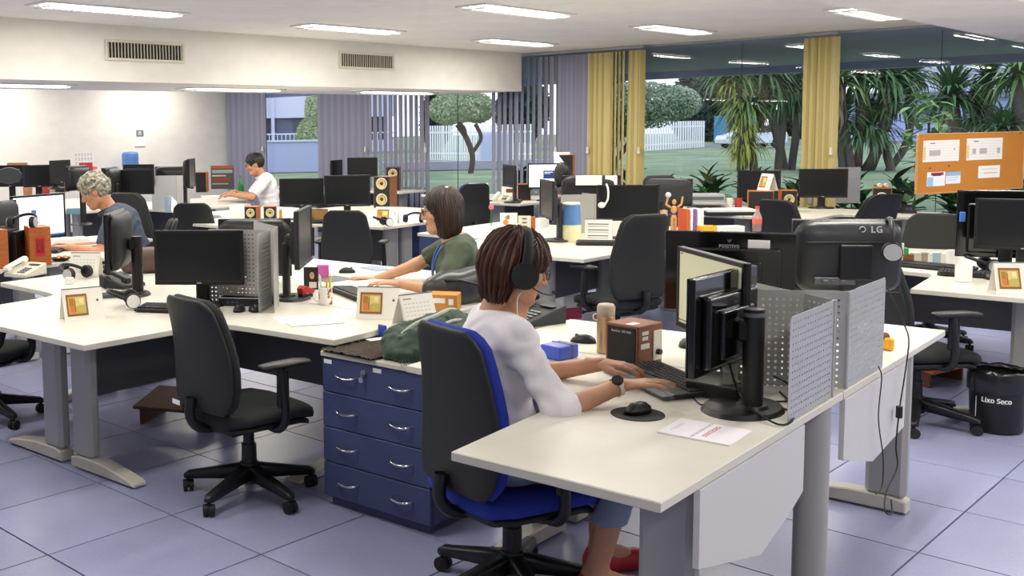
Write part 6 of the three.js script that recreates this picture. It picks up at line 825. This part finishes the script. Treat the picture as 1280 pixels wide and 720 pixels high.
// leafy planting bed along the glass
const leafG = [0, 1].map((k) => { const o = [], n = 7, L = 0.26 + 0.06 * k; const lp = []; for (let i = 0; i <= n; i++) { const t = i / n, w = 0.055 * sin(PI * Math.pow(t, 0.8)) + 0.002, y = L * t, z = -0.12 * t * t; lp.push([new V3(-w, z + 0.012, y), new V3(0, z, y), new V3(w, z + 0.012, y)]); } const P = []; for (let i = 0; i < n; i++) for (let j = 0; j < 2; j++) { const a = lp[i][j], b = lp[i][j + 1], c = lp[i + 1][j], d = lp[i + 1][j + 1]; P.push(...A3(a), ...A3(c), ...A3(b), ...A3(b), ...A3(c), ...A3(d)); } const g = new THREE.BufferGeometry(); g.setAttribute('position', new THREE.Float32BufferAttribute(P, 3)); return fin(g); });
const leafM = [mt('#2f5a28', 0.45, { side: THREE.DoubleSide }), mt('#3f7030', 0.45, { side: THREE.DoubleSide }), mt('#24481f', 0.5, { side: THREE.DoubleSide })];
function leafyPlant(s, t, h, label, n = 30) {
  const o = thing('leafy_plant', label, 'plant', ST(s, t, 0), 0, 'leafy plants along the glass front'); mesh('stem', [bar([0, 0, 0], [0.02, h * 0.8, 0.01], 0.014, 0.008, 6), bar([0, 0.1, 0], [-0.06, h * 0.6, 0.04], 0.01, 0.006, 6)], mt('#4a5a34', 0.8), o);
  for (let i = 0; i < n; i++) { const m = mesh('leaf', leafG[i % 2], leafM[(i * 7) % 3], o), q = i / n, sc = rr(0.65, 1.05); m.position.set(rr(-0.06, 0.06), h * (0.25 + 0.68 * q), rr(-0.06, 0.06)); m.rotation.set(-0.9 * q + rr(-0.5, 0.2), i * 2.4 + rr(-0.3, 0.3), 0, 'YXZ'); m.scale.setScalar(sc); }
}
for (let i = 0; i < 36; i++) leafyPlant(S0 + 0.45 + 0.38 * (i % 3), 2.3 + i * 0.19, 0.86 + 0.2 * hash(i, 4), 'leafy green plant in the bed outside the glass');
for (let i = 0; i < 7; i++) leafyPlant(S0 + 0.7 + 0.5 * (i % 2), 10.3 + i * 0.4, 0.36 + 0.12 * hash(i, 5), 'low dark leafy plant outside the far glass below the round tree');
// trees with small leaves
function leafCloud(n, shape, size, sd) { let s0 = sd; const rn = () => { s0 = (s0 * 1664525 + 1013904223) >>> 0; return s0 / 4294967296; }; const P = []; const a = new V3(), b = new V3(); for (let i = 0; i < n; i++) { const p = shape(rn); a.set(rn() - 0.5, rn() - 0.5, rn() - 0.5).normalize(); b.set(rn() - 0.5, rn() - 0.5, rn() - 0.5).cross(a).normalize(); const l = size * (0.6 + 0.8 * rn()), w = l * 0.45; const q = (x, y) => [p.x + a.x * x + b.x * y, p.y + a.y * x + b.y * y, p.z + a.z * x + b.z * y]; P.push(...q(-l, 0), ...q(0, w), ...q(l, 0), ...q(-l, 0), ...q(l, 0), ...q(0, -w)); } const g = new THREE.BufferGeometry(); g.setAttribute('position', new THREE.Float32BufferAttribute(P, 3)); return fin(g); }
const shell = (cx, cy, cz, rx, ry, rz, inner = 0.55) => (rn) => { const u = rn() * 2 - 1, a = rn() * PI * 2, r = inner + (1 - inner) * Math.pow(rn(), 0.5), q = sqrt(1 - u * u); return new V3(cx + rx * r * q * cos(a), cy + ry * r * u, cz + rz * r * q * sin(a)); };
const barkM = mt('#4a4038', 1, { bump: tBark, bumpScale: 0.02 });
function roundTree(p, lab, trunkPts, blobs, cols, leaf, n) {
  const o = thing('tree', lab, 'tree', p); mesh('trunk', trunkPts.map(([pts, r]) => tube(pts, r, 24, 8)), barkM, o);
  blobs.forEach((b, i) => { const f = mesh('foliage', leafCloud(n, shell(...b), leaf, 11 + i), mt(cols[i % cols.length], 0.8, { side: THREE.DoubleSide }), o); f.userData.kind = 'stuff'; const k = mesh('inner_foliage', leafCloud(round(n * 0.5), shell(b[0], b[1], b[2], b[3] * 0.8, b[4] * 0.8, b[5] * 0.8, 0.1), leaf * 1.8, 99 + i), mt(cols[(i + 1) % cols.length], 0.9, { side: THREE.DoubleSide }), o); k.userData.kind = 'stuff'; });
}
{ const p = gnd(588, 216), d = -p.z, m = d / FOC, H = (y) => EYE + (157 - y) * m; const X = (x) => (x - 588) * m;
  roundTree(p, 'small round crowned tree with a forked trunk outside the far glass', [[[[0, -0.1, 0], [X(590) * 1, H(195), 0.1], [X(583), H(172), 0], [X(572), H(155), 0]], 0.1], [[[X(591), H(190), 0.05], [X(600), H(172), 0.2], [X(594), H(155), 0.1]], 0.07], [[[X(583), H(172), 0], [X(578), H(158), 0.3], [X(566), H(148), 0.3]], 0.05]], [[X(577), H(133), 0, 41 * m, 21 * m, 36 * m], [X(560), H(140), 0.2, 24 * m, 15 * m, 24 * m], [X(598), H(138), -0.1, 20 * m, 16 * m, 24 * m]], ['#9fb088', '#b3c29c', '#869a70'], 0.06, 4200); }
{ const p = gnd(755, 235), d = -p.z, m = d / FOC, H = (y) => EYE + (154 - y) * m, X = (x) => (x - 755) * m;
  roundTree(p, 'wide clipped tree with a dark twisted trunk outside the yellow blind', [[[[0, -0.1, 0], [X(765), H(205), 0.1], [X(760), H(180), 0], [X(775), H(160), 0]], 0.09], [[[X(765), H(205), 0.1], [X(783), H(180), 0.1], [X(800), H(160), 0]], 0.07], [[[X(762), H(195), 0], [X(748), H(170), 0], [X(752), H(155), 0]], 0.06]], [[X(800), H(132), 0, 62 * m, 30 * m, 50 * m], [X(838), H(130), 0.1, 34 * m, 22 * m, 30 * m], [X(765), H(138), 0, 36 * m, 30 * m, 40 * m], [X(750), H(170), 0.2, 20 * m, 22 * m, 20 * m]], ['#86997e', '#9aab92', '#6f8268'], 0.042, 6000); }
{ const p = gnd(392, 196), m = -p.z / FOC, H = (y) => EYE + (160 - y) * m; roundTree(p, 'pale green conical tree beside the white building', [[[[0, -0.1, 0], [0, H(175), 0]], 0.1]], [[0, H(170), 0, 22 * m, 26 * m, 22 * m], [4 * m, H(138), 0, 15 * m, 26 * m, 15 * m]], ['#a3b586', '#b6c59a'], 0.08, 3200); }
// far dark trees
[[885, 165, 26, 40, 90], [900, 170, 22, 36, 105], [862, 165, 24, 40, 100], [760, 170, 30, 40, 100], [1005, 168, 30, 26, 95], [650, 168, 30, 40, 100], [545, 175, 18, 34, 55]].forEach(([px, py, rx, ry, dist], i) => { const p = dp(px, 153, dist).setY(0), m = dist / FOC; roundTree(p, ['distant dark tree behind the white picket fence', 'distant dark tree beside the blue kiosk', 'distant dark tree behind the fence end', 'distant dark tree behind the clipped tree', 'distant dark tree behind the yellow blind', 'distant dark tree behind the open grey blind', 'dark green tree between the half open blind and small round tree'][i], [[[[0, 0, 0], [0, 2.5, 0]], 0.3]], [[0, EYE + (153 - (py - ry)) * m * 0.62, 0, rx * m, ry * m * 1.05, rx * m], [rx * m * 0.4, EYE + 22 * m, 1, rx * m * 0.7, ry * m * 0.7, rx * m * 0.6]], ['#33463a', '#3f5444', '#2a3a30'], 0.004 * dist, 2200); });
// yuccas: leaning trunks, rosettes of stiff blades, skirts of dead leaves
const bladeM = [mt('#4c6e40', 0.55, { side: THREE.DoubleSide }), mt('#6b8a4e', 0.55, { side: THREE.DoubleSide }), mt('#a8ac50', 0.6, { side: THREE.DoubleSide })], deadM = mt('#8d7d66', 0.9, { side: THREE.DoubleSide }), yTrunk = mt('#5f5850', 1, { bump: tBark, bumpScale: 0.03 });
function rosette(c, n, L, sd, lo, hi) { let s0 = sd; const rn = () => { s0 = (s0 * 1664525 + 1013904223) >>> 0; return s0 / 4294967296; }; const P = []; for (let i = 0; i < n; i++) { const a = rn() * PI * 2, e = lo + (hi - lo) * rn(), l = L * (0.75 + 0.4 * rn()), w = l * 0.042, dx = cos(a), dz = sin(a), pts = []; for (let k = 0; k <= 3; k++) { const t = k / 3, el = e - 0.45 * t * t; pts.push([c.x + dx * cos(el) * l * t, c.y + sin(el) * l * t, c.z + dz * cos(el) * l * t]); } for (let k = 0; k < 3; k++) { const w0 = w * (k === 0 ? 0.8 : k === 1 ? 1 : 0.7), w1 = w * (k === 0 ? 1 : k === 1 ? 0.7 : 0.03), [A, B] = [pts[k], pts[k + 1]], q = (p, s) => [p[0] - dz * s, p[1], p[2] + dx * s]; P.push(...q(A, w0), ...q(A, -w0), ...q(B, w1), ...q(B, w1), ...q(A, -w0), ...q(B, -w1)); } } const g = new THREE.BufferGeometry(); g.setAttribute('position', new THREE.Float32BufferAttribute(P, 3)); return fin(g); }
function yucca(px, py, stems, lab) {                                        // stems: [[pixel path from the base], blade length px, skirt?]
  const b = gnd(px, py), m = -b.z / FOC, o = thing('yucca', lab, 'yucca', b, 0, 'yuccas on the lawn'); const W = (x, y, dz = 0) => { const q = dp(x, y, -b.z); return new V3(q.x - b.x, q.y, dz); };
  stems.forEach(([path, L, skirt, mi = 0, full], i) => { const pts = path.map(([x, y], k) => W(x, y, (hash(i, k) - 0.5) * 0.6)); mesh('trunk', tube([new V3(pts[0].x, -0.05, pts[0].z), ...pts], 0.12 * (L / 46) + 0.02, 20, 7), yTrunk, o);
    const c = pts.at(-1); const r = mesh('leaf_rosette', rosette(c, 170, L * m * 1.2, 31 + i * 7, -0.5, 1.45), bladeM[mi], o); r.userData.kind = 'stuff';
    if (skirt) { const gs = []; for (let k = 0; k < 4; k++) gs.push(rosette(new V3(c.x, c.y - L * m * 0.22 * k, c.z), 40, L * m * 0.8, 77 + k + i, -1.5, -0.9)); mesh('dead_leaf_skirt', gs, deadM, o).userData.kind = 'stuff'; }
    if (full) { const gs = []; const n = 5; for (let k = 0; k < n; k++) { const t = (k + 0.5) / n, q = pts[0].clone().lerp(c, 0.15 + 0.8 * t); gs.push(rosette(q, 70, L * m * 0.8, 177 + k + i, -1.2, 0.6)); } mesh('lower_leaves', gs, bladeM[full], o).userData.kind = 'stuff'; } });
}
yucca(985, 212, [[[[985, 212], [968, 165], [958, 110], [953, 92]], 50, true, 0], [[[942, 206], [932, 160], [922, 112], [915, 88]], 44, true, 1, 2], [[[930, 204], [925, 165], [932, 130]], 40, false, 1, 2], [[[975, 206], [975, 150], [978, 110]], 46, false, 0, 0], [[[995, 206], [992, 160], [998, 120]], 44, false, 0, 0]], 'yucca clump with yellowish lower leaves beside the white car');
yucca(1080, 213, [[[[1078, 213], [1072, 160], [1076, 110], [1080, 92]], 46, true, 0], [[[1064, 212], [1054, 160], [1045, 100]], 44, true, 1], [[[1094, 214], [1098, 165], [1102, 118], [1104, 96]], 46, true, 0, 0], [[[1112, 214], [1128, 180], [1140, 130], [1146, 90]], 40, true, 0], [[[1086, 214], [1088, 190], [1090, 160]], 46, false, 0, 0], [[[1056, 213], [1052, 180], [1054, 150]], 42, false, 0, 0], [[[1108, 212], [1110, 170], [1116, 128]], 44, false, 0, 0]], 'yucca clump with four dark trunks beside the gathered yellow blind');
yucca(1185, 232, [[[[1188, 232], [1190, 170], [1188, 120]], 50, true, 0], [[[1210, 235], [1222, 160], [1228, 98]], 36, true, 0], [[[1170, 235], [1178, 180], [1222, 145]], 40, false, 0]], 'yucca group rising above the cork board');
yucca(1265, 235, [[[[1262, 235], [1268, 150], [1274, 92]], 52, true, 1], [[[1248, 235], [1246, 190], [1246, 160]], 34, false, 0]], 'pale tipped yucca at the far end above the cork board');
{ const p = dp(1160, 190, 22).setY(0), o = thing('broad_leaf_bush', 'light green broad leaved bush above the cork board corner', 'bush', p); mesh('stem', bar([0, 0, 0], [0, 1.6, 0], 0.04, 0.02, 6), barkM, o); const lm = mt('#7fa05a', 0.5, { side: THREE.DoubleSide }); for (let i = 0; i < 90; i++) { const m = mesh('leaf', leafG[i % 2], i % 3 ? lm : leafM[1], o); const y = rr(0.7, 2.15); m.position.set(rr(-0.3, 0.3), y, rr(-0.3, 0.3)); m.rotation.set(rr(-0.9, 0.3), i * 2.4, 0, 'YXZ'); m.scale.setScalar(1.35); } }
// picket fences
function fence(a, b, h, n, lab) { const d = b.clone().sub(a), L = d.length(), o = thing('picket_fence', lab, 'fence', a, Math.atan2(-d.z, d.x)); mesh('rail', [box(L, 0.08, 0.05, L / 2, h * 0.2, 0), box(L, 0.08, 0.05, L / 2, h * 0.8, 0)], M.white, o); const g = box(L / n * 0.55, h, 0.03, 0, h / 2, 0.04, 0); for (let i = 0; i < n; i++) { const m = mesh('picket', g, M.white, o); m.position.x = (i + 0.5) * L / n; m.rotation.z = (hash(i, 8) - 0.5) * 0.03; } }
fence(dp(800, 185, 62).setY(0), dp(880, 183, 70).setY(0), 1.75, 26, 'white picket fence on the lawn behind the clipped tree'); fence(dp(535, 200, 52).setY(0), dp(665, 198, 48).setY(0), 1.7, 44, 'white slatted fence behind the small round tree'); 
one('concrete_kerb', 'pale low concrete kerb across the lawn below the slatted fence', 'kerb', box(7, 0.35, 0.5, 0, 0.17, 0, 0.02), mt('#a4a6ae', 0.9), dp(590, 209, 40).setY(0), 0.05);
for (const [px, lab] of [[607, 'white utility cabinet beside the small round tree trunk'], [627, 'white utility cabinet beside the open blind']]) { const o = thing('utility_cabinet', lab, 'cabinet', dp(px, 190, 44).setY(0)); mesh('body', box(0.55, 1.35, 0.5, 0, 0.72, 0, 0.02), mt('#c6cce0', 0.6), o); mesh('door', box(0.45, 1.1, 0.02, 0, 0.72, 0.26, 0.01), mt('#bac2da', 0.6), o); mesh('plinth', box(0.6, 0.08, 0.55, 0, 0.04, 0), M.grey, o); }
// white building seen at the far left
{ const p = dp(365, 160, 72).setY(0), o = thing('white_building', 'white office building with dark openings beyond the far glass', 'building', p, 0.0), w = 14, wm = mt('#ccd0e2', 0.8);
  mesh('wall', [box(w, 0.8, 6, 0, 0.4, -3), box(w, 4.0, 6, 0, 4.4, -3), box(w, 6.4, 0.4, 0, 3.2, -5.9)], wm, o); mesh('roof', box(w + 0.6, 0.3, 6.6, 0, 6.5, -3), wm, o);
  for (let i = 0; i < 6; i++) mesh('column', box(0.22, 6.4, 0.22, -w / 2 + 0.4 + i * 2.65, 3.2, 0.1), wm, o); for (let i = 0; i < 5; i++) { const f = mesh('window', box(2.3, 1.6, 0.06, -w / 2 + 1.72 + i * 2.65, 1.6, -0.9), mt('#3a4258', 0.3), o); mesh('pane', box(1.05, 1.4, 0.02, -w / 2 + 1.2 + i * 2.65, 1.6, -0.86), mt('#566384', 0.2), f); } mesh('railing', [box(w, 0.08, 0.08, 0, 1.3, 0.2), ...[...Array(50)].map((_, i) => box(0.05, 0.5, 0.05, -w / 2 + i * w / 49, 1.05, 0.2, 0))], M.white, o); }
{ const o = thing('white_wall_block', 'pale blue rendered wall block outside the far glass beside the tree', 'wall', dp(372, 205, 40).setY(0), 0.1); mesh('wall', box(2.3, 1.15, 0.4, 0, 0.575, 0, 0.02), mt('#aab2d0', 0.8), o); mesh('coping', box(2.4, 0.08, 0.5, 0, 1.19, 0, 0.01), mt('#c2c6d6', 0.8), o); }
{ const o = thing('pale_building', 'pale flat building with a blue wall behind the yuccas', 'building', dp(1215, 150, 78).setY(0), -0.35); mesh('wall', box(26, 3.2, 8, 4, 1.6, -4), mt('#a9b4dc', 0.8), o); mesh('roof', box(27, 0.5, 9, 4, 3.4, -4), mt('#777c8c', 0.8), o); mesh('upper_wall', box(22, 3.0, 6, 6, 5.1, -4), mt('#cfd4e6', 0.8), o); for (let i = 0; i < 7; i++) { const f = mesh('window', box(2, 1.1, 0.08, -6 + i * 3.2, 2.1, 0.02), mt('#5a6a94', 0.3), o); mesh('pane', box(0.9, 0.95, 0.02, -6.45 + i * 3.2, 2.1, 0.07), mt('#8492bb', 0.2), f); } }
{ const o = thing('blue_kiosk', 'small blue kiosk behind the white car', 'kiosk', dp(918, 168, 80).setY(0), 0); mesh('body', box(2.4, 1.9, 2, 0, 1.15, 0, 0.03), mt('#2f7fae', 0.6), o); mesh('sign', box(1.2, 0.5, 0.05, 0.2, 1.5, 1.03), mt('#a9cfe6', 0.6), o); mesh('base', box(2.4, 0.2, 2, 0, 0.1, 0), M.grey, o); }
one('asphalt_road', 'grey road strip beyond the lawn where the white car stands', 'road', box(130, 0.02, 7, 0, 0.0, 0, 0), mt('#6d7076', 0.95), dp(900, 170, 74).setY(-0.012), 0.1);
{ const o = thing('car', 'white hatchback car parked beyond the lawn', 'car', dp(938, 187, 66).setY(0.0), 0.12), cm = mt('#dfe4f2', 0.25, { clearcoat: 0.8 }); const prof = [[-1.95, 0.32], [-1.98, 0.55], [-1.85, 0.78], [-1.15, 0.92], [-0.55, 1.38], [0.1, 1.48], [1.0, 1.45], [1.6, 1.05], [1.95, 0.95], [2.0, 0.4], [1.9, 0.28], [-1.85, 0.28]];
  mesh('body', ext(prof, 1.6, 0.04).translate(0, 0, -0.8), cm, o); mesh('window', [ext([[-1.0, 0.93], [-0.5, 1.32], [0.1, 1.4], [0.1, 0.95]], 0.02).translate(0, 0, 0.83), ext([[0.18, 0.95], [0.18, 1.4], [0.95, 1.37], [1.35, 1.0]], 0.02).translate(0, 0, 0.83)], M.gloss, o); for (const x of [-1.25, 1.25]) for (const z of [-0.72, 0.78]) { const w = mesh('wheel', disc(0.31, 0.2, x, 0.31, z), M.matte, o); mesh('hub_cap', disc(0.19, 0.02, x, 0.31, z + (z > 0 ? 0.1 : -0.1)), M.silver, w); } mesh('head_lamp', box(0.25, 0.14, 0.1, -1.85, 0.68, 0.72), M.silver, o); }
renderer.render(scene, camera);
